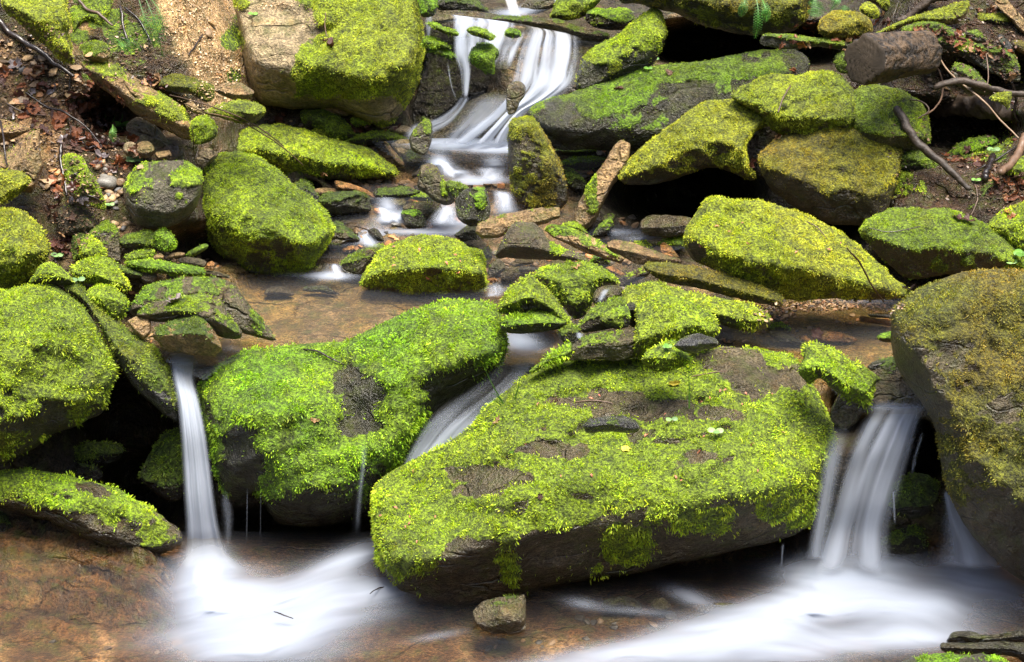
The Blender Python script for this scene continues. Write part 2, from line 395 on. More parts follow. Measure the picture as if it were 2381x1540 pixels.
    m = moss + .8*(Nf[:, 2]-.12) + .55*fbm(f3(u, v, max(34, size*.16), 2.0+seed % 13), 4, seed+3) + .30*fbm(f3(u, v, 12, 1.7), 3, seed+4)
    m = m - (.5 if strata_on else .12)*riser*amv
    if moss <= -1: m = np.full(len(u), -1.0)
    for px, py, rx, ry, am in patch:
        q = conv(tile, '%f,%f' % (px, py))[0]; sc_ = 1 if tile == 'F' else 1/3.
        e = np.sqrt(((u-q[0])/(rx*sc_))**2+((v-q[1])/(ry*sc_))**2) + .75*fbm(f3(u, v, max(24, min(60, rx*sc_*.6)), 8.8), 4, seed+17)
        m = m + am*sstep(1.3, .55, e)
    mask = sstep(-.14, .32, m); sparse = np.maximum(mask, .16*sstep(-.65, .0, m))
    # moss cushions swell the surface
    thick = (6+6*fbm(f3(u, v, 26, seed % 7), 3, seed+21)+5*fbm(f3(u, v, 70, 4.2), 2, seed+22))*min(1.0, size/160+.25)*lump
    Fz = Fz + mask*np.clip(thick, .5, 20)*edge
    A = place(Fz)
    Bz = -cap*.75*np.sqrt(np.clip(1-(1-np.minimum(t/max(R, tm*.9), 1))**2, 0, 1)) + edge*fbm(q3+9, 3, seed)*cap*.1
    B = place(Bz); ib = np.arange(nb, len(u))
    mapb = np.arange(len(u)); mapb[nb:] = len(u)+np.arange(len(ib))
    V = np.concatenate([A, B[nb:]]); FA = F; FB = mapb[F[:, ::-1]]; FF = np.concatenate([FA, FB])
    N = vnormals(V, FF)
    nzb = N[len(u):, 2]; mb = moss + (nzb-.3); mb = sstep(0, .3, mb)
    mask = np.concatenate([mask, mb])
    c1 = np.array(MT[mt]); c2 = np.array(MT[mt2 or {'L': 'G', 'Y': 'L', 'G': 'L', 'D': 'M', 'O': 'M', 'B': 'Y', 'M': 'L'}[mt]])
    wmix = sstep(-.35, .45, fbm(V*7.0+seed % 19, 3, seed+2))[:, None]
    mcol = c1*(1-wmix*.55)+c2*wmix*.55
    mcol = mcol*(1+.38*fbm(V*15, 4, seed+6))[:, None]
    # worn, browner moss flecks
    br_ = sstep(.25, .6, fbm(V*16+5, 3, seed+8))[:, None]*.45
    mcol = mcol*(1-br_)+np.array([.16, .15, .03])*br_
    c = np.array(RT[rt]); rcol = np.tile(c, (len(V), 1))*(1+.25*fbm(V*6, 2, seed+7))[:, None]
    lo3 = np.array([pt(uc, vb, d)[0], A[:, 1].mean(), V[:, 2].min()])
    me = mesh_np(name, V-lo3, FF, ROCK, dict(rc=np.clip(rcol, 0, 1), mc=np.clip(mcol, 0, 1), moss=mask, wet=np.full(len(V), wet)))
    o = link(name, me, lo3, parent)
    if parent is None: tag(o, label, cat, group, kind or 'thing')
    record(A, FA)
    Lb = bl if bl is not None else float(np.interp(vb, [0, 300, 600, 850, 1100], [3.4, 3.9, 5, 7.5, 8.5]))
    Lb = Lb*(.82 if bl is not None else 1)
    Lm = Lb*s_m
    if moss > -1 or patch:
        dn = dens*2.3/(Lm*Lm*.34)
        mfr = mask.copy(); mfr[:len(u)] = sparse; mfr[len(u):] *= .12
        mfr = mfr*np.clip(.62+.9*fbm(V*38, 2, seed+30), .12, 1.3)
        vis = np.clip((N@np.array([0, -1, .55]))+.75, .05, 1)      # thinner growth on the far side
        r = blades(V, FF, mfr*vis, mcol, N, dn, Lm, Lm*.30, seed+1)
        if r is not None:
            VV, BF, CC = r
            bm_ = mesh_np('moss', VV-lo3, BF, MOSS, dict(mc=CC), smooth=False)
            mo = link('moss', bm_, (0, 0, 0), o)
    return o
# ------------------------------------------------------------------ ground and light-blocking slopes
def sheet(u0, u1, v0, v1, du, dv, fn):
    U, Vv = np.meshgrid(np.arange(u0, u1+du, du), np.arange(v0, v1+dv, dv)); u, v = U.ravel(), Vv.ravel()
    nx = U.shape[1]; ny = U.shape[0]
    i = (np.arange(ny-1)[:, None]*nx+np.arange(nx-1)[None]).ravel()
    F = np.stack([i, i+nx, i+nx+1, i+1], 1)
    return u, v, F
u, v, F = sheet(-620, 3000, -280, 2400, 8, 5, None)
d = D(u, v, True) + .02
poolmask = ((u > 330) & (u < 2350) & (v < 980))*1.0
low = sstep(1200, 1260, v)
rough_ = (1-.75*low)*(1-.6*poolmask*sstep(560, 640, v))
P_ = pt(u, v, d)
n = fbm(P_*5, 4, 3)*.05*rough_ + np.abs(fbm(P_*18, 3, 5))*.03*rough_ + low*(.015*fbm(P_*np.array([3, 9, 3]), 4, 6))
d = d + n
P_ = pt(u, v, d)
q = (v-1262-.20*(u-100)-(u > 260)*.12*(u-260))/46 + .35*fbm(f3(u, v, 70, 2.2), 4, 33); fq = q-np.floor(q)
lm = sstep(430, 330, u)*sstep(-.1, .15, q)*sstep(3.3, 3.0, q)
P_[:, 2] += lm*(.016 + .022*(3-np.clip(np.floor(q), 0, 3)) - .02*sstep(.0, 1, fq)*0 + .004*fbm(P_*30, 3, 35))
al_ = u*.97+v*.25; ac_ = -u*.25+v*.97
rg_ = 1-np.abs(fbm(np.stack([al_/150, ac_/17+fbm(f3(u, v, 60), 2, 12)*.8, al_*0], -1), 3, 36))*2.2
lm2 = sstep(460, 330, u)*sstep(1268, 1290, v)*sstep(1470, 1440, v)
P_[:, 2] += lm2*.016*np.clip(rg_, -.5, 1) 
rcG = np.tile(np.array([.05, .04, .028]), (len(u), 1))
def zone(w_, c):
    global rcG
    rcG = rcG*(1-w_[:, None]) + np.array(c)*w_[:, None]
nn = fbm(f3(u, v, 60), 4, 31)
zone(sstep(1225, 1262, v), (.09, .047, .018))
zone(sstep(1225, 1262, v)*sstep(.0, .35, nn), (.085, .042, .018))
zone(sstep(1225, 1262, v)*sstep(.1, .4, fbm(f3(u, v, 90, 4), 4, 37)), (.13, .08, .034))
pm = sstep(590, 640, v)*sstep(870, 850, v)*sstep(330, 420, u)*(u < 1300) + sstep(640, 700, v)*sstep(990, 960, v)*(u > 1700)
zone(np.clip(pm, 0, 1), (.19, .13, .042)); zone(np.clip(pm, 0, 1)*sstep(.05, .4, nn), (.08, .062, .028))
zone(sstep(330, 360, v)*sstep(600, 560, v)*sstep(800, 880, u)*sstep(1350, 1300, u), (.15, .10, .05))
wl = sstep(620, 520, u)*sstep(640, 560, v); zone(wl, (.05, .033, .019))
# the sandy gully: a light band falling from the top between the bank rocks and the tall boulder
band = np.clip(1-np.abs((u-(455+(v-0)*.45))/105), 0, 1)*sstep(300, 200, v)
zone(sstep(.0, .35, band+.25*nn), (.46, .31, .16))
band2 = np.clip(1-np.abs((u-(-10+(v-100)*.55))/110), 0, 1)*sstep(470, 380, v)*sstep(60, 140, v); zone(sstep(.3, .8, band2+.5*nn)*.7, (.30, .19, .10))
zone(lm2*sstep(.25, -.1, rg_)*.85, (.02, .013, .01)); zone(lm*sstep(.70, .86, fq)*.5, (.03, .02, .014)); zone(lm2*sstep(-.2, .3, nn)*.7, (.05, .03, .015)); zone(lm*sstep(.1, .5, fbm(f3(u, v, 25, 3), 4, 39))*.6, (.17, .075, .025)); zone(sstep(1900, 2000, u)*sstep(560, 480, v), (.045, .028, .018))
mossG = sstep(.1, .5, fbm(f3(u, v, 45, 9), 4, 41)+.7*np.exp(-(((u-545)/28)**2+((v-120)/110)**2))+.8*np.exp(-(((u-250)/110)**2+((v-80)/90)**2))+.6*np.exp(-(((u-2280)/60)**2+((v-350)/30)**2))-.28)*((u < 640) | (u > 1950))*sstep(620, 560, v)*.9
mossG = mossG*(1-sstep(.1, .4, band)*(u < 515))
N_ = vnormals(P_, np.concatenate([F[:, :3], F[:, [0, 2, 3]]]))
if N_[:, 1].mean() > 0: F = F[:, ::-1]
me = mesh_np('ground', P_, F, ROCK, dict(rc=rcG, mc=np.tile(np.array(MT['M']), (len(u), 1)), moss=mossG, wet=np.full(len(u), .6)+.3*low))
tag(link('ground', me), 'stream bed and banks of dark soil and stone', kind='structure')
record(P_, np.concatenate([F[:, :3], F[:, [0, 2, 3]]]))
GND = (P_, np.concatenate([F[:, :3], F[:, [0, 2, 3]]]), mossG)
# unseen slopes of the gorge, added and shaped to block low sky light
gx = np.linspace(-45, 45, 121); gy = np.linspace(-45, 55, 131); X, Y = np.meshgrid(gx, gy); X = X.ravel(); Y = Y.ravel()
sd_x = np.maximum(np.abs(X)-2.3, 0); sd_y = np.maximum(Y-8.5, 0); bk = np.maximum(-Y-3, 0)
Z = -1.2 + 1.0*np.minimum(sd_x, 14) + .48*np.minimum(sd_y, 14) + .5*np.minimum(bk, 16) + fbm(np.stack([X*.25, Y*.25, X*0], 1), 4, 51)*1.2*np.minimum(1, (sd_x+sd_y+bk)/4)
i = (np.arange(130)[:, None]*121+np.arange(120)[None]).ravel(); FH = np.stack([i, i+1, i+122, i+121], 1)
me = mesh_np('sky_block_slopes', np.stack([X, Y, Z], 1), FH, ROCK, dict(rc=np.tile(np.array([.035, .03, .018]), (len(X), 1)), mc=np.tile(np.array([.035, .06, .015]), (len(X), 1)), moss=sstep(-.2, .3, fbm(np.stack([X, Y, Z], 1), 3, 8)), wet=np.zeros(len(X))))
tag(link('sky_block_slopes', me), 'unseen gorge sides, shaped to block low sky light', kind='structure')
# ------------------------------------------------------------------ boulders and stones, front to back
S = stone
B, K_, Sl = 'boulder', 'rock', 'slab'
S('boulder', 'huge slanting boulder under bright moss in the lower centre, dark bare front face', B, 'F',
  '864,1165 872,1128 905,1098 950,1072 1000,1050 1060,1018 1098,985 1125,952 1165,918 1215,882 1262,850 1330,836 1400,838 1480,832 1530,818 1600,826 1680,808 1760,812 1838,826 1880,868 1908,930 1935,982 1942,1030 1925,1068 1908,1112 1897,1170 1882,1222 1842,1244 1785,1264 1740,1270 1690,1280 1656,1292 1590,1306 1540,1319 1473,1334 1390,1343 1323,1357 1260,1368 1190,1381 1130,1400 1055,1411 1000,1402 952,1398 930,1385 905,1350 880,1310 866,1240',
  kt=.95, tilt=.62, cap=300, kb=2.2, rnd=.55, fac=0, moss=.28, mt='L', mt2='M', rt='brown', wet=.6, sm=.6, bl=10.5, dens=1.0, lump=1.3,
  strata=(92, 17, .28), patch=[(1500, 1250, 330, 80, -.72), (1060, 1340, 130, 60, -.8), (1130, 1275, 130, 36, -1.3), (1480, 950, 100, 24, -1.3), (1420, 920, 70, 16, -1.2), (1500, 1010, 60, 26, -1.2), (1300, 1048, 90, 26, -1.4), (1150, 1105, 100, 22, -1.4), (1100, 1140, 70, 16, -1.2), (1330, 935, 80, 14, -1.1), (1230, 1000, 50, 12, -1.0), (1650, 830, 160, 34, -1.0), (1780, 880, 110, 50, -1.0), (1560, 960, 130, 26, -1.0), (1720, 960, 90, 24, -.7), (1640, 1060, 60, 16, -.9), (1840, 1000, 60, 80, -.3), (1560, 1080, 50, 14, -.8), (1440, 1275, 80, 60, 1.5), (1180, 1290, 28, 90, 1.9), (1310, 1200, 60, 40, 1.2), (1620, 1215, 120, 40, 1.1), (960, 1250, 90, 110, .9), (1820, 1140, 110, 100, 1.0)])
S('boulder', 'mossy boulder under the brown pool with a thin trickle down its front, left of centre', B, 'F',
  '463,893 482,868 520,842 560,820 640,806 720,800 800,792 850,770 900,745 970,716 1040,700 1100,697 1145,705 1165,738 1178,790 1170,835 1150,870 1112,900 1070,935 1030,962 1002,985 985,1010 965,1050 948,1085 925,1110 890,1150 868,1185 820,1205 770,1222 700,1228 645,1212 612,1175 590,1150 560,1165 525,1160 505,1110 478,1020 466,950',
  d=5.0, tilt=.35, kt=1.2, cap=190, kb=2.0, rnd=.6, fac=0, moss=.62, mt='G', mt2='L', rt='wet', wet=.9, bl=10.5, dens=1.0, lump=1.7,
  bumps=[(640, 930, 90, 35), (1060, 790, 100, 40), (930, 990, 60, 45), (830, 950, 75, -70), (700, 1100, 100, 25)],
  patch=[(815, 935, 80, 75, -1.2), (845, 1000, 70, 24, -1.4), (700, 1195, 110, 38, -1.3), (1060, 920, 70, 45, -.9), (850, 870, 70, 50, -.6), (555, 1060, 42, 120, -1.3), (500, 950, 30, 60, -.6), (650, 1000, 110, 120, .5), (1040, 790, 110, 70, .5)])
S('boulder', 'large round moss covered boulder at the left edge above the dark hollow', B, 'F',
  '-120,690 -60,676 0,680 60,661 130,664 178,698 212,742 243,792 268,828 275,868 256,920 234,958 175,990 120,1014 60,1052 10,1082 -50,1085 -120,1070',
  d=4.95, cap=190, kb=1.6, rnd=.9, moss=.75, mt='L', mt2='M', bl=10.5, fac=1, lump=1.7, rt='wet', patch=[(60, 960, 140, 60, -.6), (150, 940, 60, 30, .3)])
S('boulder', 'broad olive and orange mossed boulder filling the lower right edge', B, 'F',
  '2071,730 2085,712 2128,676 2185,650 2240,632 2300,624 2400,628 2520,640 2540,1420 2440,1385 2379,1354 2351,1336 2298,1289 2261,1249 2221,1186 2195,1126 2181,1059 2178,1013 2161,969 2128,919 2091,863 2074,805',
  d=4.62, tilt=.3, cap=250, kb=1.0, rnd=.95, moss=.30, mt='O', mt2='D', rt='brown', bl=9.5, fac=1, dens=.9, lump=.7, sm=1,
  patch=[(2200, 880, 90, 90, -.45), (2330, 960, 50, 40, -.8), (2320, 740, 140, 80, .4), (2120, 780, 40, 90, -.3), (2340, 1270, 120, 60, -.6)])
S('leaning_slab', 'long wet slab leaning down beside the left waterfall with dark stone side', Sl, '01',
  '450,470 500,420 565,450 640,530 700,600 800,680 900,760 1000,830 1090,890 1155,985 1195,1080 1225,1200 1236,1300 1232,1400 1150,1360 1060,1280 930,1160 860,1060 820,1000 760,880 700,760 620,620 540,540',
  d=5.02, tilt=.5, cap=90, moss=.12, mt='M', mt2='O', rt='slate', wet=.8, bl=9, patch=[(1080, 1020, 110, 150, .8), (800, 720, 60, 140, .5), (1080, 1250, 120, 70, -.5)], fac=1)
S('flat_slab', 'wide low slab with two bands of moss at the lower left, wet brown top', Sl, 'F',
  '-90,1098 0,1094 60,1092 160,1106 250,1130 320,1162 375,1196 420,1232 424,1250 412,1270 388,1284 340,1288 260,1276 200,1256 140,1226 90,1206 40,1190 0,1178 -90,1165',
  d=4.88, kt=1.9, tilt=.5, cap=110, kb=2.0, rnd=.5, moss=-.3, mt='L', mt2='G', rt='brown', wet=.8, bl=10.5, fac=2,
  patch=[(60, 1125, 100, 24, 1.4), (290, 1185, 65, 26, 1.5), (360, 1245, 34, 32, 1.2), (130, 1165, 90, 20, .7), (200, 1145, 70, 16, -.5)])
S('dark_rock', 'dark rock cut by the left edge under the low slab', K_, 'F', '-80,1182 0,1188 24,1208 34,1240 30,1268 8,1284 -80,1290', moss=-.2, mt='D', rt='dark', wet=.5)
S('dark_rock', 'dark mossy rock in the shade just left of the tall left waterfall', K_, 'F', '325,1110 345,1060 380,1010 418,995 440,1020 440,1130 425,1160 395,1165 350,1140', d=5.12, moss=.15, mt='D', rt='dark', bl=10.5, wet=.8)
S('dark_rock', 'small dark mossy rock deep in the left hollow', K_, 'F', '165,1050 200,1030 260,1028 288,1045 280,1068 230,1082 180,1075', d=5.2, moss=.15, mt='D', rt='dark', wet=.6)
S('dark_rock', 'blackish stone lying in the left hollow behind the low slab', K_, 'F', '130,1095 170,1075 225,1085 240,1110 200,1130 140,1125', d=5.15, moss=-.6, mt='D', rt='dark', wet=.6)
S('prop_stone', 'small square stone block propping up the huge slanting boulder', K_, 'F', '1099,1422 1118,1400 1160,1388 1218,1382 1223,1400 1222,1462 1205,1475 1150,1474 1118,1464 1102,1445', d=4.50, moss=-.85, mt='D', rt='brown', wet=.8, cap=55, sm=.2, fac=2, bl=7)
S('wet_stone', 'wet rounded stone in the shallow run below the huge boulder', K_, '22', '620,1150 640,1110 700,1090 800,1080 880,1110 910,1160 870,1195 760,1195 670,1180', d=4.66, moss=-1, rt='wet', wet=1, sm=1)
S('wet_stone', 'knobbly brown stone beside the wet rounded one below the huge boulder', K_, '22', '965,1140 990,1100 1040,1085 1090,1115 1110,1160 1060,1185 1000,1180', d=4.66, moss=-1, rt='brown', wet=1, sm=1)
S('wet_stone', 'flat wet stone half under foam at the foot of the right cascade', K_, '22', '1290,1180 1340,1140 1450,1125 1560,1130 1600,1160 1520,1195 1380,1205', d=4.62, moss=-1, rt='brown', wet=1, sm=.8, cap=16)
S('mossy_rock', 'round dark mossed rock behind the thin right hand falls', K_, '32', '820,430 850,340 900,270 1000,220 1120,235 1185,300 1195,380 1170,450 1100,510 1010,540 930,520 880,500', d=4.86, moss=.3, mt='D', mt2='G', rt='dark', bl=10.5, wet=.9)
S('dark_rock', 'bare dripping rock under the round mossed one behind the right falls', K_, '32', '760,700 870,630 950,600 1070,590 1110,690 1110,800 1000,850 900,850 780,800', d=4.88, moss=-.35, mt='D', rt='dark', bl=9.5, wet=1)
S('lip_slab', 'flat brown ledge under the sheet of water feeding the right falls', Sl, 'F', '1940,930 1980,890 2060,850 2130,880 2170,950 2175,1000 2150,975 2080,962 2010,958 1990,985 1960,1000 1930,975', d=4.86, kt=2.0, cap=40, moss=-1, rt='brown', wet=1)
S('bedrock_ledge', 'shaded thin ledge of wet rock below the low mossy slab', Sl, 'F', '-90,1262 40,1262 100,1276 190,1290 230,1312 180,1320 60,1302 -90,1300', kt=2.0, cap=60, moss=-1, rt='brown', wet=1, fac=0, sm=.3, d=4.95)
S('wet_ledge', 'upper of two wet brown ledges in the lower right corner', Sl, '32', '1250,1380 1290,1330 1400,1320 1520,1350 1640,1335 1784,1310 1900,1310 1900,1400 1500,1410 1300,1410 1250,1400', kt=2, cap=36, moss=-1, rt='wet', wet=1, d=4.42, fac=0)
S('wet_ledge', 'lower of two wet brown ledges in the lower right corner', Sl, '32', '1195,1420 1230,1400 1380,1405 1560,1395 1700,1400 1900,1420 1900,1600 1700,1500 1500,1490 1350,1480 1230,1465', kt=2, cap=40, moss=-1, rt='wet', wet=1, d=4.36, fac=0)
S('mossy_rock', 'low mossy rock showing at the bottom edge below the wet ledges', K_, '32', '900,1560 1000,1510 1100,1490 1230,1475 1350,1490 1500,1480 1600,1510 1700,1560 1650,1640 1000,1640', d=4.30, moss=-.55, mt='G', mt2='D', rt='wet', bl=10.5, kt=1.6)
S('mossy_rock', 'moss covered rock at the lip between the huge boulder and the right falls', K_, '31',
  '215,1040 250,960 248,890 290,855 345,850 430,880 520,940 580,975 660,1010 760,1080 790,1110 735,1160 718,1250 700,1308 640,1290 560,1262 500,1212 430,1160 370,1100 330,1110 290,1140 240,1100', d=4.80, cap=70, kt=1.0, moss=.7, mt='L', mt2='G', rt='wet', bl=10.5, fac=0)
S('wet_stone', 'dark wet stone in the shallows behind the round right boulder', K_, '31', '690,1020 760,975 870,950 940,990 960,1060 930,1105 850,1112 770,1070', d=4.92, moss=-.45, mt='D', rt='wet', wet=1)
S('mossy_rock', 'small mossy stone at the left edge of the round right boulder', K_, '31', '755,815 800,785 880,770 940,790 930,840 860,850 800,845', d=5.05, moss=.5, mt='G', rt='wet')
S('shelf_stone', 'yellowish flat stone lying in the brown water of the right pool', K_, '31', '635,680 660,665 740,680 870,695 900,720 850,738 760,722 690,712 645,704', moss=-1, rt='orange', kt=2, cap=16)
S('shelf_stone', 'dark thin stone awash at the far side of the right pool', K_, '31', '700,655 760,648 880,660 900,685 800,680 715,672', moss=-1, rt='slate', kt=2, cap=10)
S('shelf_stone', 'reddish flat stone barely above the right pool', K_, '31', '290,800 330,770 400,765 500,780 590,805 620,835 560,850 440,850 340,840', moss=-1, rt='orange', wet=1, kt=2, cap=14)
S('pebble_stone', 'small orange stone at the tip of the dark flat one by the right pool', K_, '31', '225,815 260,800 300,830 325,855 290,864 250,845', moss=-1, rt='orange')
S('shelf_stone', 'dark flat stone on the near bank of the right pool', K_, '31', '-10,775 50,765 130,790 220,830 275,860 180,862 90,850 20,810', moss=-1, rt='wet', wet=.9, kt=1.6)
S('mossy_rock', 'small moss topped stone on the near bank of the right pool', K_, '31', '-10,745 40,710 90,702 140,735 152,765 80,768 10,770', moss=.4, mt='G', rt='wet')
# --- cluster right of centre
S('mossy_rock', 'mossy slab with an overhanging dark left end, behind the bushy mossed rock', K_, '21', '766,520 785,480 860,450 950,430 1050,440 1150,470 1350,520 1550,560 1680,590 1770,640 1806,700 1770,755 1640,770 1500,740 1400,720 1000,700 860,740 815,720 780,620', d=5.12, cap=90, moss=.55, mt='B', mt2='L', rt='wet', bl=9, patch=[(830, 640, 60, 100, -1.4)], fac=0)
S('mossy_rock', 'bushy light green mossed rock with a shaded brownish left face', K_, '21', '838,900 850,850 868,700 872,620 900,575 960,540 1080,515 1200,545 1300,590 1385,645 1440,715 1440,790 1380,830 1280,800 1180,850 1080,880 1000,925 920,960 850,950', d=4.98, cap=110, kt=.8, moss=.85, mt='L', mt2='B', rt='wet', bl=10.5, fac=0, patch=[(900, 850, 60, 110, -.2)])
S('mossy_log_stone', 'long narrow stone under brownish moss lying like a log', K_, '21', '918,320 950,292 1040,290 1150,300 1300,325 1500,375 1700,435 1850,500 1895,555 1870,600 1780,585 1650,560 1450,512 1250,462 1080,428 990,388 935,352', d=5.22, cap=40, moss=.7, mt='O', mt2='M', rt='brown', bl=6, fac=0, sm=1)
S('mossy_rock', 'pointed mossy rock in the centre above the small dark slab', K_, '21', '-95,640 -80,580 -40,500 0,455 60,408 130,380 200,430 280,510 350,610 400,680 385,730 300,690 200,655 80,650 -20,660', d=5.06, cap=75, moss=.6, mt='L', mt2='B', rt='wet', bl=9, fac=0)
S('dark_slab', 'small dark slab with some moss under the pointed mossy rock', Sl, '21', '-85,720 -40,660 80,640 200,630 330,660 385,700 345,750 200,778 60,790 -60,775', d=5.03, cap=55, moss=.0, mt='G', mt2='L', rt='wet', bl=10)
S('mossy_rock', 'low green cushion of moss on rock behind the pointed one in the centre', K_, '21', '130,395 190,345 250,318 330,300 400,290 520,290 640,330 710,385 745,420 720,450 640,450 580,500 560,560 545,610 500,670 440,690 370,620 280,510 200,430', d=5.2, cap=60, kt=1.6, moss=.7, mt='L', mt2='M', rt='wet', bl=8, fac=0)
S('round_stone', 'round dark pebbly stone beside the small dark slab', K_, '21', '322,790 335,750 375,722 430,724 472,765 475,815 440,850 390,860 345,838', d=5.02, moss=-.3, mt='D', rt='wet', sm=1, wet=.9)
S('brown_block', 'bare angular brown block on the back of the huge boulder', K_, '21', '398,930 415,880 440,845 550,790 700,762 855,753 870,850 850,950 760,978 700,980 600,965 500,975 405,975', d=4.96, cap=80, kb=.9, moss=-.6, mt='M', rt='brown', sm=.15, fac=2)
S('brown_slab', 'tilted brown slab wedged between the dark slab and the bushy rock', Sl, '21', '468,745 500,680 540,625 600,585 680,550 760,530 800,560 800,700 720,745 600,770 500,785', d=5.06, moss=-.2, mt='M', rt='brown', sm=.3)
S('mossy_rock', 'small stone with a flat cap of moss between the brown slab and the bushy rock', K_, '21', '610,690 650,640 730,605 800,600 830,660 810,740 730,755 640,735', d=5.0, moss=.2, mt='L', rt='wet', bl=9)
S('water_worn_stone', 'smooth brown stone with water sliding over it in the centre', K_, '21', '560,540 590,480 650,455 740,458 775,475 760,520 700,560 640,590 580,590', d=5.16, moss=-1, rt='brown', wet=1, sm=1)
S('flat_stone', 'glossy dark flat stone resting on the back edge of the huge boulder', K_, '21', '1128,872 1160,838 1210,808 1300,784 1420,820 1446,855 1420,885 1340,905 1280,930 1200,915 1145,890', d=4.80, dd=0, kt=1.8, cap=40, moss=-1, rt='slate', wet=.9, sm=.3)
S('flat_stone', 'flat dark stone resting on the middle of the huge mossy boulder', K_, '21', '488,1425 540,1385 640,1368 780,1358 865,1395 893,1440 875,1478 800,1484 700,1470 600,1478 520,1482', d=4.54, kt=1.6, cap=34, moss=-.7, mt='D', rt='slate', wet=.7, sm=.3)
S('moss_cushion', 'tall cushion of moss beside the glossy dark flat stone', 'moss', '21', '905,985 930,920 975,885 1060,855 1130,830 1190,880 1245,960 1210,1010 1100,1050 980,1045', d=4.84, cap=60, moss=1, mt='L', mt2='G', rt='wet', bl=10.5, sm=1)
S('moss_cushion', 'strip of moss sloping down to the middle chute', 'moss', '21', '120,1050 180,1000 250,930 330,880 410,850 420,900 400,970 300,1000 200,1030 150,1060', d=4.95, cap=40, moss=1, mt='L', mt2='G', rt='wet', bl=10.5, sm=1)
# --- middle pool
S('boulder', 'isolated moss boulder standing in the brown pool at the centre', B, '11', '724,455 745,390 790,320 830,270 900,190 1000,140 1150,100 1300,108 1400,130 1480,180 1565,212 1600,300 1612,400 1600,475 1500,508 1350,520 1100,512 900,490 790,472', kt=1.4, cap=120, moss=.8, mt='L', mt2='B', rt='brown', bl=6.5, fac=0, sm=.6)
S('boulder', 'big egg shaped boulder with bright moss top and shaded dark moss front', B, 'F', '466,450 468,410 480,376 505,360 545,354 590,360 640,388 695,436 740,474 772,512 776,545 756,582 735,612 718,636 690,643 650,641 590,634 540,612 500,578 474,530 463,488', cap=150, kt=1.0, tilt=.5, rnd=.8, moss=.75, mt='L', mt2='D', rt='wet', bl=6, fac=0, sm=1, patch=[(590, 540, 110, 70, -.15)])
S('boulder', 'grey bare sided boulder with moss on its right shoulder, by the left bank', B, '00', '858,1330 880,1265 950,1165 1020,1130 1180,1120 1300,1125 1400,1180 1415,1260 1400,1370 1360,1470 1250,1560 1080,1600 960,1570 890,1460', moss=-.65, mt='L', mt2='G', rt='grey', bl=6.5, cap=80, sm=.8, fac=1, patch=[(1300, 1230, 130, 110, 1.4), (1250, 1400, 80, 60, .7), (920, 1260, 40, 90, .6)])
S('flat_boulder', 'wide low mossy boulder behind the egg shaped one', B, 'F', '505,350 520,322 560,304 630,291 700,298 760,322 830,338 880,358 922,398 905,412 880,413 800,418 740,414 660,402 600,380 530,372', kt=1.2, cap=120, moss=.9, mt='L', mt2='B', rt='brown', bl=5, fac=0, sm=1)
S('mossy_rock', 'rounded mossy rock at the foot of the tall left background boulder', K_, '10', '308,800 330,770 380,752 450,748 560,790 640,860 695,940 660,972 560,970 500,940 430,900 350,880', moss=.7, mt='M', mt2='L', rt='brown', sm=1)
S('tan_rock', 'pale brown rock lying behind the rounded mossy one', K_, '10', '270,760 275,715 330,700 450,700 550,715 640,760 655,800 620,815 520,790 420,760', moss=-.6, mt='M', rt='tan')
S('mossy_rock', 'small yellow mossed stone in front of the rounded mossy rock', K_, '10', '375,925 430,890 490,878 525,915 535,960 480,968 420,945', moss=.7, mt='Y', rt='brown')
S('boulder', 'tall background boulder, bare tan on the left and thick moss on the right', B, 'F', '575,-60 990,-60 975,20 982,70 986,118 980,160 968,200 950,235 930,262 905,288 870,292 820,270 780,255 720,250 660,252 620,245 590,222 570,180 558,100', d=6.2, tilt=.45, cap=190, kt=.7, rnd=.5, moss=.95, mt='B', mt2='L', rt='pale', bl=5, fac=0, lump=1.6, patch=[(615, 110, 72, 170, -2.5), (695, 55, 55, 60, -1.7), (860, 262, 80, 30, -1.5), (670, 245, 60, 20, -1.2)], bumps=[(800, 200, 80, 40), (930, 150, 60, 30)])
S('standing_rock', 'upright dark rock with moss down its right edge below the upper fall', K_, 'F', '1180,335 1182,300 1190,278 1212,271 1238,272 1258,298 1278,330 1295,365 1308,400 1320,440 1314,475 1290,492 1255,490 1215,478 1192,450 1183,400', cap=55, kt=2, kb=2, tilt=.2, moss=-.02, mt='O', mt2='L', rt='brown', bl=5, fac=1, patch=[(1275, 370, 20, 100, 1.2), (1230, 440, 50, 50, .5), (1220, 285, 40, 14, .6)])
S('leaning_stone', 'long tan stone leaning like a post beside the upright rock', K_, 'F', '1333,512 1345,470 1362,440 1380,410 1405,375 1428,336 1446,327 1464,334 1466,350 1458,385 1440,412 1420,440 1402,475 1384,515 1365,532 1343,530', cap=30, tilt=.3, kt=2, moss=-.9, mt='L', rt='tan', sm=.7, bl=5, patch=[(1375, 440, 16, 80, 1.3)])
S('boulder', 'yellow mossed boulder with a deep black overhang, right of the leaning stone', B, '20', '745,1240 770,1180 830,1100 900,1020 1000,960 1100,880 1200,800 1350,710 1500,690 1700,710 1800,715 1855,745 1862,800 1850,850 1790,880 1720,900 1650,985 1640,1060 1665,1150 1690,1250 1600,1235 1520,1200 1420,1170 1320,1180 1180,1240 1050,1280 900,1290 790,1290', d=5.85, kt=.8, cap=140, kb=1.2, moss=.55, mt='Y', mt2='B', rt='brown', bl=5, fac=0, patch=[(1150, 1290, 420, 60, -1.3), (1450, 900, 90, 70, -.1)])
S('boulder', 'mossy boulder below the cut log, left of its twin', B, 'F', '1700,228 1712,210 1740,195 1775,178 1800,172 1845,176 1905,164 1955,176 1985,210 1998,250 1992,310 1940,330 1860,325 1800,305 1760,262', moss=.8, mt='B', mt2='M', rt='brown', bl=5, fac=0, d=5.86, kt=.8)
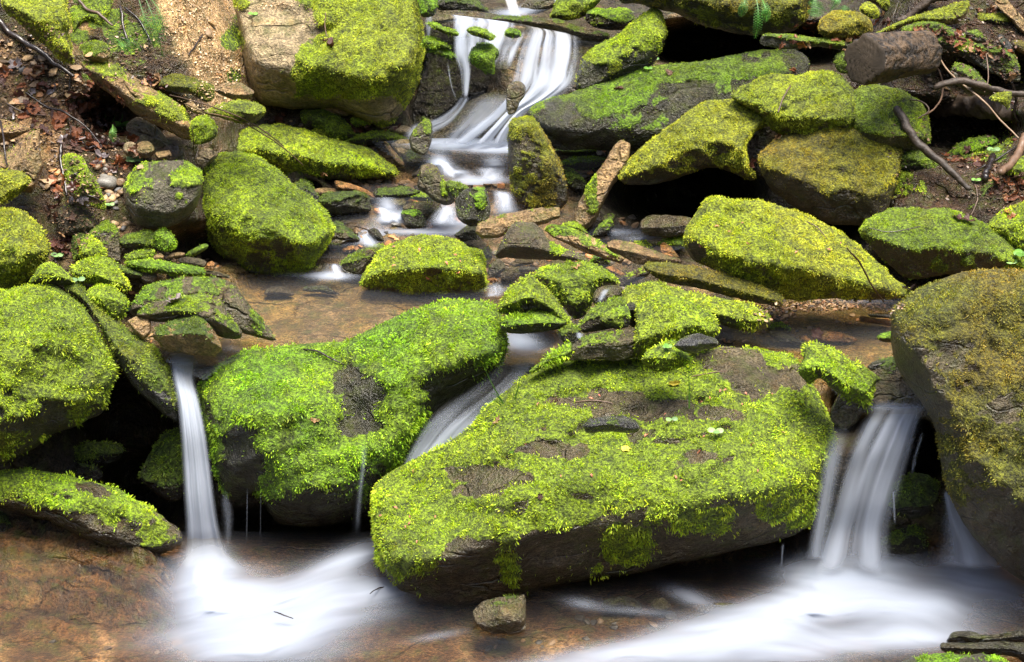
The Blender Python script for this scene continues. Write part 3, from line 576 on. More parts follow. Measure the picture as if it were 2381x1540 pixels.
S('boulder', 'darker mossy boulder under the cut log, behind the fallen branch', B, 'F', '1980,215 2030,198 2080,204 2120,222 2145,245 2160,285 2160,330 2130,360 2050,370 2000,345 1975,290', moss=.45, mt='M', mt2='B', rt='brown', bl=5, fac=0, d=5.84, kt=.8)
S('boulder', 'blunt olive brown boulder with sparse moss and a vertical right end', B, 'F', '1760,368 1768,352 1800,325 1870,305 1920,292 1955,285 2005,292 2060,303 2086,318 2092,345 2092,400 2082,445 2064,490 2040,516 2000,526 1940,524 1880,496 1830,470 1795,440 1772,408', d=5.72, kt=1.2, cap=110, kb=1.4, moss=.15, mt='O', mt2='Y', rt='brown', bl=5, fac=1, sm=.5, patch=[(1950, 305, 140, 18, .8), (1900, 490, 100, 30, -1)])
S('boulder', 'broad boulder sloping to the right under yellow green moss', B, 'F', '1588,560 1592,535 1612,505 1640,467 1662,459 1700,462 1760,466 1830,482 1900,512 1970,552 2030,600 2080,648 2124,684 2100,692 2050,695 1950,697 1850,700 1790,688 1720,662 1650,622 1605,600', d=5.3, kt=.9, cap=150, moss=.95, mt='Y', mt2='L', rt='brown', bl=6.5, fac=0, sm=.8, patch=[(1620, 580, 30, 30, -.8)])
S('boulder', 'low mottled green boulder behind the round right edge boulder', B, 'F', '1998,535 2040,496 2110,483 2200,488 2270,508 2320,540 2370,588 2390,630 2300,640 2200,642 2110,648 2070,620 2030,580', d=5.5, moss=.55, mt='M', mt2='L', rt='brown', bl=5.5, fac=0)
S('mossy_rock', 'blocky rock with bright moss top behind the low mottled boulder', K_, '30', '878,1300 895,1240 930,1200 1000,1190 1150,1200 1270,1255 1290,1340 1335,1420 1345,1500 1320,1560 1150,1520 1000,1470 900,1400', d=5.74, kt=1.8, cap=60, moss=.2, mt='L', mt2='B', rt='dark', sm=.4)
S('mossy_rock', 'dark wedge rock under the lower end of the fallen branch', K_, '30', '900,1090 960,1060 1020,1038 1120,1060 1200,1150 1245,1215 1180,1225 1050,1200 930,1190', d=5.8, moss=.1, mt='M', rt='dark')
S('long_slab', 'long dark mossy slab rising from the upper fall to the right', Sl, 'F', '1228,265 1245,243 1285,226 1340,213 1395,192 1445,178 1500,158 1600,148 1690,130 1780,115 1850,118 1882,140 1880,175 1830,230 1780,290 1700,330 1600,348 1500,355 1400,350 1310,340 1265,312', d=6.02, kt=.9, cap=80, moss=-.42, mt='M', mt2='G', rt='wet', wet=.8, bl=5, fac=0, patch=[(1560, 165, 180, 22, .9), (1460, 250, 90, 70, .3), (1290, 290, 60, 50, -.6), (1640, 230, 120, 60, -.2), (1430, 330, 40, 25, .6)])
S('wedge_rock', 'pointed rock with mossy back standing right of the upper fall', K_, 'F', '1338,192 1342,165 1360,130 1395,102 1430,85 1465,58 1490,35 1512,20 1535,24 1545,50 1550,85 1535,118 1520,145 1500,165 1440,186 1380,210 1345,212', d=6.12, kt=.9, cap=60, moss=.25, mt='L', mt2='O', rt='wet', wet=.9, bl=5, fac=1, patch=[(1370, 160, 40, 40, -.9)])
S('mossy_rock', 'mossy rock at the top edge right of the tiny upper fall', K_, '20', '268,130 290,60 310,0 340,-60 620,-60 605,20 560,70 500,120 400,142 330,140', d=6.45, moss=.8, mt='L', mt2='M', rt='wet')
S('dark_rock', 'dark wet rock with a mossy crown near the top centre', K_, '20', '510,130 530,80 600,58 700,65 800,58 850,120 820,200 700,215 600,200 540,170', d=6.4, moss=-.1, mt='G', rt='dark', wet=.8)
S('boulder', 'overhanging brown mossed boulder across the top edge above the black cave', B, 'F', '1425,-90 1440,0 1495,12 1560,30 1620,52 1680,72 1745,82 1800,82 1850,66 1880,35 1885,-90', d=6.2, kt=.7, cap=110, kb=1.2, moss=.6, mt='O', mt2='M', rt='dark', bl=5, fac=0)
S('rock_ledge', 'thin dark ledge covered with fallen leaves left of the cut log', Sl, '30', '-50,265 -20,240 100,238 300,262 500,280 640,310 640,345 500,350 350,330 200,345 60,335 -50,310', d=5.98, kt=2, cap=40, moss=-.3, mt='M', rt='wet')
S('mossy_rock', 'yellow olive mossy rock standing above the cut log', K_, '30', '350,215 365,160 400,110 460,82 560,78 660,98 715,150 720,210 640,250 500,278 400,265', d=6.0, moss=.85, mt='O', mt2='Y', rt='brown', sm=1)
S('mossy_rock', 'small round mossy stone left of the cut end of the log', K_, '30', '462,410 490,370 540,345 600,345 620,420 600,500 560,515 490,500', d=5.95, moss=.7, mt='M', rt='dark', sm=1)
S('top_slab', 'mossy edged slab slanting up above the cut log', Sl, '30', '740,240 820,200 900,160 1050,105 1200,60 1300,28 1400,8 1405,60 1360,140 1300,170 1150,175 1000,165 900,210 800,245', d=6.05, moss=.1, mt='B', rt='tan', cap=30, kt=1.8)
S('top_slab', 'long dark slab strewn with brown leaves right of the cut log', Sl, '30', '930,225 980,175 1080,148 1200,165 1400,250 1600,330 1720,375 1755,480 1750,575 1640,550 1450,450 1250,350 1100,280', d=5.95, moss=-.15, mt='M', rt='wet', cap=40, kt=2.0)
S('top_slab', 'dark flat slab with a mossy front rim near the top right', Sl, '30', '1410,100 1500,85 1690,95 1695,155 1640,190 1500,170 1420,140', d=6.15, moss=.5, mt='B', rt='dark', cap=30)
S('top_slab', 'bare tan slab tilting steeply at the top right corner', Sl, '30', '1585,30 1620,-10 1680,10 1800,150 1900,260 1860,280 1760,220 1680,130', d=6.1, moss=-1, rt='tan', cap=25)
S('tan_rock', 'grey tan wedge rock above the rotten fallen log', K_, '30', '1275,490 1300,450 1340,443 1420,470 1500,550 1570,620 1600,655 1500,665 1380,640 1290,570', d=5.86, moss=-.35, mt='M', rt='grey')
S('tan_rock', 'small lumpy stone on the leaf strewn slab', K_, '30', '1375,225 1460,208 1510,250 1520,295 1460,305 1400,265', d=5.9, moss=-.4, mt='M', rt='grey')
S('slate_stone', 'dark pointed splinter of rock at the right near the corner', K_, '30', '1600,250 1640,245 1700,320 1720,375 1660,360 1620,300', d=6.0, moss=-1, rt='slate')
S('mossy_rock', 'ochre mossed stone touching the right edge near the top', K_, '30', '1700,290 1760,280 1850,330 1850,400 1780,380 1720,340', d=6.0, moss=.2, mt='O', rt='tan')
S('mossy_rock', 'small mossy stone at the top edge above the olive rock', K_, '30', '640,70 660,25 710,15 765,55 780,115 740,135 680,110', d=6.15, moss=.8, mt='Y', rt='brown', sm=1)
S('mossy_rock', 'mossy rock at the top edge left of the thick branch', K_, '30', '905,75 930,10 990,-30 1060,-30 1110,20 1060,70 960,92', d=6.3, moss=.8, mt='L', rt='brown')
S('mossy_rock', 'yellow mossy stone at the very top between two leaning roots', K_, '30', '640,-20 700,-60 800,-60 850,20 880,70 830,90 760,40 700,10', d=6.35, moss=.7, mt='B', rt='brown')
S('mossy_rock', 'mossy hump at the right edge above the seedling', K_, 'F', '2295,525 2318,500 2350,482 2420,470 2450,600 2400,600 2350,575 2320,550', d=5.55, moss=.9, mt='L', mt2='Y', rt='brown')
S('mossy_rock', 'mossy bank rock at the right edge beside the broken branch', K_, '30', '1640,1200 1700,1110 1780,1090 1880,1110 1880,1320 1780,1280 1700,1240', d=5.72, moss=.8, mt='L', rt='brown')
S('dark_rock', 'dark wedge shaped rock under the red leaves at the right', K_, '30', '1345,1500 1380,1410 1450,1330 1540,1240 1610,1235 1645,1330 1620,1450 1560,1540 1450,1580', d=5.68, moss=-.35, mt='D', rt='dark')
S('dark_slab', 'deep green mossed slab in the shade behind the fallen branch', Sl, '30', '1250,1080 1320,1010 1450,960 1580,950 1600,1000 1500,1060 1400,1110 1300,1130', d=5.95, moss=.4, mt='G', rt='dark')
# --- upper fall rocks
S('ledge_slab', 'wet brown ledge over which the upper fall pours', Sl, 'F', '995,38 1030,26 1100,26 1190,38 1300,45 1340,62 1392,70 1418,86 1400,98 1350,94 1310,75 1260,68 1190,60 1120,52 1060,50 1005,58', d=6.36, kt=2.2, cap=50, moss=-.6, mt='D', rt='brown', wet=1)
S('slope_rock', 'brown rock ramp under the fanning foot of the upper fall', K_, 'F', '985,330 1000,305 1040,275 1085,240 1130,218 1180,205 1260,200 1300,240 1280,300 1230,345 1150,348 1060,345 1000,342', d=6.24, kt=.9, cap=70, moss=-1, rt='brown', wet=1, fac=1)
S('wet_stone', 'small upright brown rock standing in the middle of the upper fall', K_, 'F', '1177,205 1190,191 1210,190 1222,202 1220,222 1208,240 1198,262 1180,266 1176,235', d=5.98, moss=-1, rt='brown', wet=.9, cap=20)
for lab, pts_ in [('upper left moss lump splitting the upper fall', '1198,170 1225,152 1300,185 1400,218 1415,245 1380,255 1280,225'), ('moss lump under the lip in the middle of the upper fall', '1468,215 1500,190 1560,192 1630,225 1668,255 1640,285 1560,265 1500,240'),
                  ('dark green moss pad at the left of the upper fall', '1155,290 1190,262 1260,272 1340,308 1355,340 1280,345 1180,335'), ('lower left moss pad beside the upper fall', '1188,370 1230,340 1300,335 1370,368 1400,410 1340,415 1260,385'),
                  ('large bright moss clump in the centre of the upper fall', '1480,400 1500,350 1560,308 1650,308 1692,365 1670,440 1650,530 1600,520 1560,480 1500,445'), ('small moss lump half under water at the right of the upper fall', '1735,225 1775,198 1830,215 1845,255 1790,270 1745,255')]:
    S('moss_clump', lab, 'moss', '10', pts_, d=6.14, cap=42, kb=1.0, moss=.7, mt='G', mt2='L', rt='dark', bl=5, sm=.8, rough=2.6, group='moss lumps on the upper fall')
S('dark_rock', 'black rock face in the shade left of the upper fall', K_, 'F', '985,60 1040,60 1140,90 1180,160 1180,210 1080,240 1000,290 965,300 960,240 985,150', d=6.34, cap=40, moss=-.6, mt='D', rt='dark', wet=.8)
S('dark_rock', 'dark stones at the very top left of the tiny upper fall', K_, '10', '1135,-40 1250,-50 1265,50 1240,110 1160,120 1140,60', d=6.2, moss=.3, mt='G', rt='dark')
S('dark_rock', 'brown wet rocks at the top edge above the ledge', K_, '10', '1250,40 1300,-30 1450,-50 1560,10 1625,90 1500,98 1300,80', d=6.5, moss=-.5, mt='D', rt='wet', wet=.9)
S('dark_rock', 'reddish wet stone right of the tiny upper fall', K_, '20', '60,60 100,0 200,-40 290,-30 290,50 200,90 120,100', d=6.5, moss=-1, rt='brown', wet=.9)
# --- left bank
S('mossy_rock', 'rock under a hanging yellow moss mat at the upper left', K_, '00', '20,50 60,-60 430,-60 470,60 498,150 478,250 508,380 508,455 420,420 330,330 250,270 130,160', d=5.72, moss=.85, mt='B', mt2='Y', rt='brown', bl=6, cap=70, sm=.8, fac=0)
S('mossy_rock', 'hanging mossy bank rock behind the yellow moss mat', K_, '00', '440,-60 760,-60 780,60 740,150 800,260 840,300 760,290 680,200 620,180 560,210 520,290 480,250 500,150 470,60', d=5.95, moss=.55, mt='L', mt2='M', rt='dark', bl=6, cap=50)
S('tan_rock', 'squat brown rock with a pale split top on the left bank', K_, '00', '560,330 600,298 690,286 755,320 772,390 750,425 680,438 590,405', d=5.74, moss=.1, mt='M', rt='tan')
S('long_slab', 'long tilted bank slab with moss along its lower edge', Sl, '00', '565,440 600,425 700,430 800,440 900,510 1000,575 1100,640 1200,690 1270,740 1350,850 1358,920 1330,985 1250,960 1130,895 1000,830 880,740 780,670 680,600 600,520', d=5.66, kt=1.8, tilt=.5, cap=55, moss=-.5, mt='B', mt2='L', rt='tan', bl=6, fac=0, sm=.3, patch=[(1180, 800, 170, 60, .8), (1000, 720, 100, 30, .5), (850, 480, 90, 50, .5)])
S('mossy_rock', 'mossy knob at the lower tip of the long tilted bank slab', K_, '00', '1325,880 1360,825 1440,808 1505,870 1515,945 1440,1000 1350,1000', d=5.62, moss=.6, mt='L', mt2='M', rt='dark')
S('mossy_rock', 'dark undercut rock with olive moss top beside the sandy gully', K_, '00', '1115,610 1140,550 1230,520 1400,558 1490,600 1495,690 1440,715 1330,660 1200,640', d=5.72, moss=.4, mt='O', mt2='M', rt='dark')
S('tan_rock', 'flat bare orange tan rock at the foot of the tall background boulder', K_, '00', '1485,625 1560,580 1680,578 1775,640 1750,690 1640,705 1540,665', d=5.78, moss=-1, rt='tan', sm=.2)
S('tan_rock', 'small bare tan rock under the dark undercut one', K_, '00', '1290,725 1340,705 1370,740 1420,790 1380,805 1310,760', d=5.66, moss=-1, rt='tan', sm=.2)
S('mossy_rock', 'low mossy rock left of the wide low boulder', K_, '00', '1425,790 1500,745 1640,700 1786,715 1850,770 1800,845 1680,860 1560,830', d=5.7, moss=.6, mt='B', mt2='M', rt='brown')
S('shade_rock', 'smooth brown rock in the shadow under the long tilted slab', K_, '00', '880,900 930,830 1000,820 1100,890 1180,1000 1225,1115 1100,1120 980,1080', d=5.72, moss=-1, rt='brown')
S('cobble', 'round pinkish cobble on the leafy left bank', K_, '00', '950,1060 955,1010 990,988 1040,990 1078,1030 1070,1080 1030,1105 975,1100', moss=-1, rt='tan', sm=1, fac=0, rough=.3)
S('cobble', 'speckled white and pink cobble left of the round pinkish one', K_, '00', '860,1050 870,1005 910,990 950,1010 955,1060 920,1092 880,1085', moss=-1, rt='pale', sm=1, fac=0)
S('tan_rock', 'blocky tan stone right of the round pinkish cobble', K_, '00', '1075,1080 1090,1060 1180,1048 1198,1080 1190,1115 1110,1120', moss=-1, rt='tan', sm=.2)
S('tan_rock', 'pale grey stone tucked behind the grey bare sided boulder', K_, '00', '1360,1120 1385,1060 1430,1034 1480,1038 1522,1080 1490,1125 1430,1170 1390,1160', moss=-.7, mt='M', rt='pale', sm=.3)
S('tan_rock', 'big flat tan wedge at the left edge', K_, '00', '-80,825 0,828 100,855 232,900 150,945 60,982 0,1000 -80,1000', d=5.6, moss=-.9, rt='tan', sm=.1, cap=50, fac=1)
S('tan_rock', 'tall triangular tan rock at the left edge under the wedge', K_, '00', '-80,1080 50,1060 160,970 230,920 282,895 278,1000 290,1100 312,1160 262,1250 225,1350 150,1340 60,1260 -80,1200', d=5.5, moss=-.7, mt='M', rt='tan', sm=.1, cap=70, fac=2)
S('mossy_rock', 'yellow moss hummock at the left edge below the triangular tan rock', K_, '00', '-80,1190 20,1182 120,1188 200,1230 210,1275 150,1340 80,1390 -80,1430', d=5.4, moss=.95, mt='Y', mt2='L', rt='wet', bl=7, sm=1)
S('boulder', 'yellow topped mossy boulder at the left edge above the big round one', B, 'F', '-90,495 0,488 50,490 88,518 112,565 110,605 72,645 40,668 0,680 -90,690', d=5.26, moss=.95, mt='Y', mt2='M', rt='wet', bl=9, cap=110, sm=1, fac=0)
S('mossy_rock', 'narrow mossy slab running down the leafy left bank', K_, '00', '440,1100 480,1078 560,1090 620,1180 680,1280 730,1400 735,1470 650,1450 540,1420 470,1290', d=5.45, moss=.25, mt='L', rt='tan', cap=40)
S('brown_rock', 'brown lump of rock below the narrow mossy slab', K_, '00', '370,1500 400,1450 470,1425 560,1428 650,1500 690,1600 600,1640 440,1640 390,1570', moss=-.8, rt='brown', cap=45)
S('standing_rock', 'upright brown splinter of rock beside the moss balls', K_, '01', '600,110 640,60 700,20 760,-10 830,70 838,200 842,285 780,280 730,260 700,180 640,150', moss=-.4, mt='M', rt='brown', sm=.2)
S('mossy_rock', 'moss ball in front of the upright brown splinter', K_, '01', '555,200 570,140 620,108 700,145 742,210 725,260 640,275 570,260', d=5.36, moss=1, mt='L', mt2='Y', rt='wet', sm=1)
S('mossy_rock', 'small shaded moss knob behind the moss ball', K_, '01', '500,170 510,110 560,83 610,110 600,180 570,250 520,270', d=5.42, moss=.6, mt='M', rt='wet', sm=1)
S('mossy_rock', 'bright moss mound below the moss ball', K_, '01', '495,350 540,300 640,250 760,258 830,330 880,420 905,470 860,500 760,480 680,450 560,440', d=5.24, moss=1, mt='L', mt2='B', rt='wet', bl=8, kt=1.6, sm=1)
S('mossy_rock', 'green moss mound between the leaning slab and the arched rocks', K_, '01', '590,530 620,480 700,448 800,470 880,540 880,620 850,670 790,680 720,620 650,580', d=5.14, moss=.9, mt='L', mt2='G', rt='wet', bl=8, sm=1)
S('mossy_rock', 'small moss tipped rock above the big round left boulder', K_, '01', '215,440 240,370 280,308 340,288 420,320 510,410 500,440 400,450 300,440', d=5.15, moss=.35, mt='L', mt2='O', rt='dark', bl=8)
S('arched_rock', 'rear of two arched brown rocks at the near left corner of the pool', K_, '01', '905,640 930,580 980,500 1050,445 1200,410 1350,394 1500,400 1620,430 1690,510 1760,610 1840,700 1900,790 1935,838 1860,825 1760,800 1600,760 1200,700 960,670', d=5.16, moss=-.42, mt='M', mt2='G', rt='brown', cap=50, bl=8, fac=1, patch=[(1800, 700, 60, 120, .7), (1130, 440, 70, 25, .8)])
S('arched_rock', 'front of two arched brown rocks with a torn leaf on it', K_, '01', '955,660 1000,610 1080,565 1200,530 1350,514 1500,522 1555,565 1590,640 1650,720 1695,775 1670,820 1560,815 1450,770 1300,720 1060,700', d=5.1, moss=-.42, mt='M', rt='brown', cap=55, bl=8, fac=0, patch=[(1620, 700, 40, 100, 1.4), (1250, 540, 140, 22, .4)])
S('flat_topped_rock', 'flat topped square rock at the brink of the left waterfall', K_, '01', '1065,810 1085,750 1200,695 1350,658 1420,668 1460,710 1500,770 1545,860 1548,910 1500,950 1350,945 1230,920 1140,895 1110,860', d=5.05, kt=1.9, cap=90, moss=-.4, mt='D', mt2='M', rt='tan', bl=7, sm=.2, fac=1, wet=.6)
S('tan_rock', 'small tan angular rock left of the flat topped one', K_, '01', '890,700 950,668 1040,663 1056,720 1050,790 1000,830 940,790', d=5.1, moss=-.9, rt='tan', sm=.2)
S('mossy_rock', 'straight bar of moss on a thin rock by the tan pebbles', K_, '01', '878,300 940,268 1100,275 1250,300 1400,325 1428,350 1420,388 1300,390 1150,375 1000,350', moss=.9, mt='G', mt2='L', rt='brown', cap=20)
S('moss_ball', 'bright green ball of moss near the shaded side of the egg shaped boulder', 'moss', '01', '1062,130 1075,80 1130,55 1195,85 1228,150 1195,208 1120,208 1070,180', moss=1, mt='G', mt2='L', rt='wet', sm=1, rough=.4)
S('mossy_rock', 'small brown rock with patchy moss left of the bright moss ball', K_, '01', '828,140 880,92 960,80 1060,68 1078,130 1070,185 960,200 860,185', moss=.25, mt='M', rt='brown')
S('mossy_rock', 'low moss patch on stone under the bright moss ball', K_, '01', '868,255 930,212 1020,198 1082,218 1060,262 960,285 890,285', moss=.7, mt='M', rt='brown')
S('mossy_rock', 'dark stone with thin moss between moss mound and moss bar', K_, '01', '800,300 900,325 990,368 975,402 880,390 820,340', moss=.1, mt='D', rt='wet')
S('moss_bar', 'thin green mossy splinter below the egg shaped boulder', 'moss', '01', '1295,245 1330,205 1420,162 1455,172 1440,200 1370,240 1320,255', moss=.9, mt='G', rt='wet', cap=12)
for lab, pts_, rt_ in [('tan pebble with a pale top above the moss bar', '1070,270 1075,240 1120,226 1145,245 1140,275 1100,280', 'tan'), ('tan split stone right of the pale topped pebble', '1155,265 1180,235 1230,220 1290,225 1285,250 1210,262', 'tan'),
                       ('long brown stone at the end of the moss bar', '1240,270 1300,250 1400,265 1440,285 1430,325 1350,320 1260,300', 'brown'), ('orange stone at the waterline by the long brown one', '1435,330 1445,295 1480,280 1500,300 1485,345', 'orange'),
                       ('brown stone above the rear arched rock', '975,410 990,360 1060,355 1098,380 1085,430 1010,440', 'brown'), ('dark split stone right of the brown one above the arched rocks', '1160,400 1165,370 1200,362 1248,375 1245,405 1200,418', 'brown'),
                       ('thin tan stone right of the dark split one', '1240,410 1300,388 1345,390 1330,408 1270,418', 'tan'), ('pale tan stone on top of the rear arched rock', '1480,398 1510,390 1555,402 1540,415 1495,412', 'tan'),
                       ('low flat stone awash at the pool edge', '1425,350 1500,350 1600,380 1600,402 1500,395 1430,385', 'brown')]:
    S('bank_stone', lab, 'stone', '01', pts_, moss=-1, rt=rt_, sm=.25, group='small stones on the left shore of the pool')
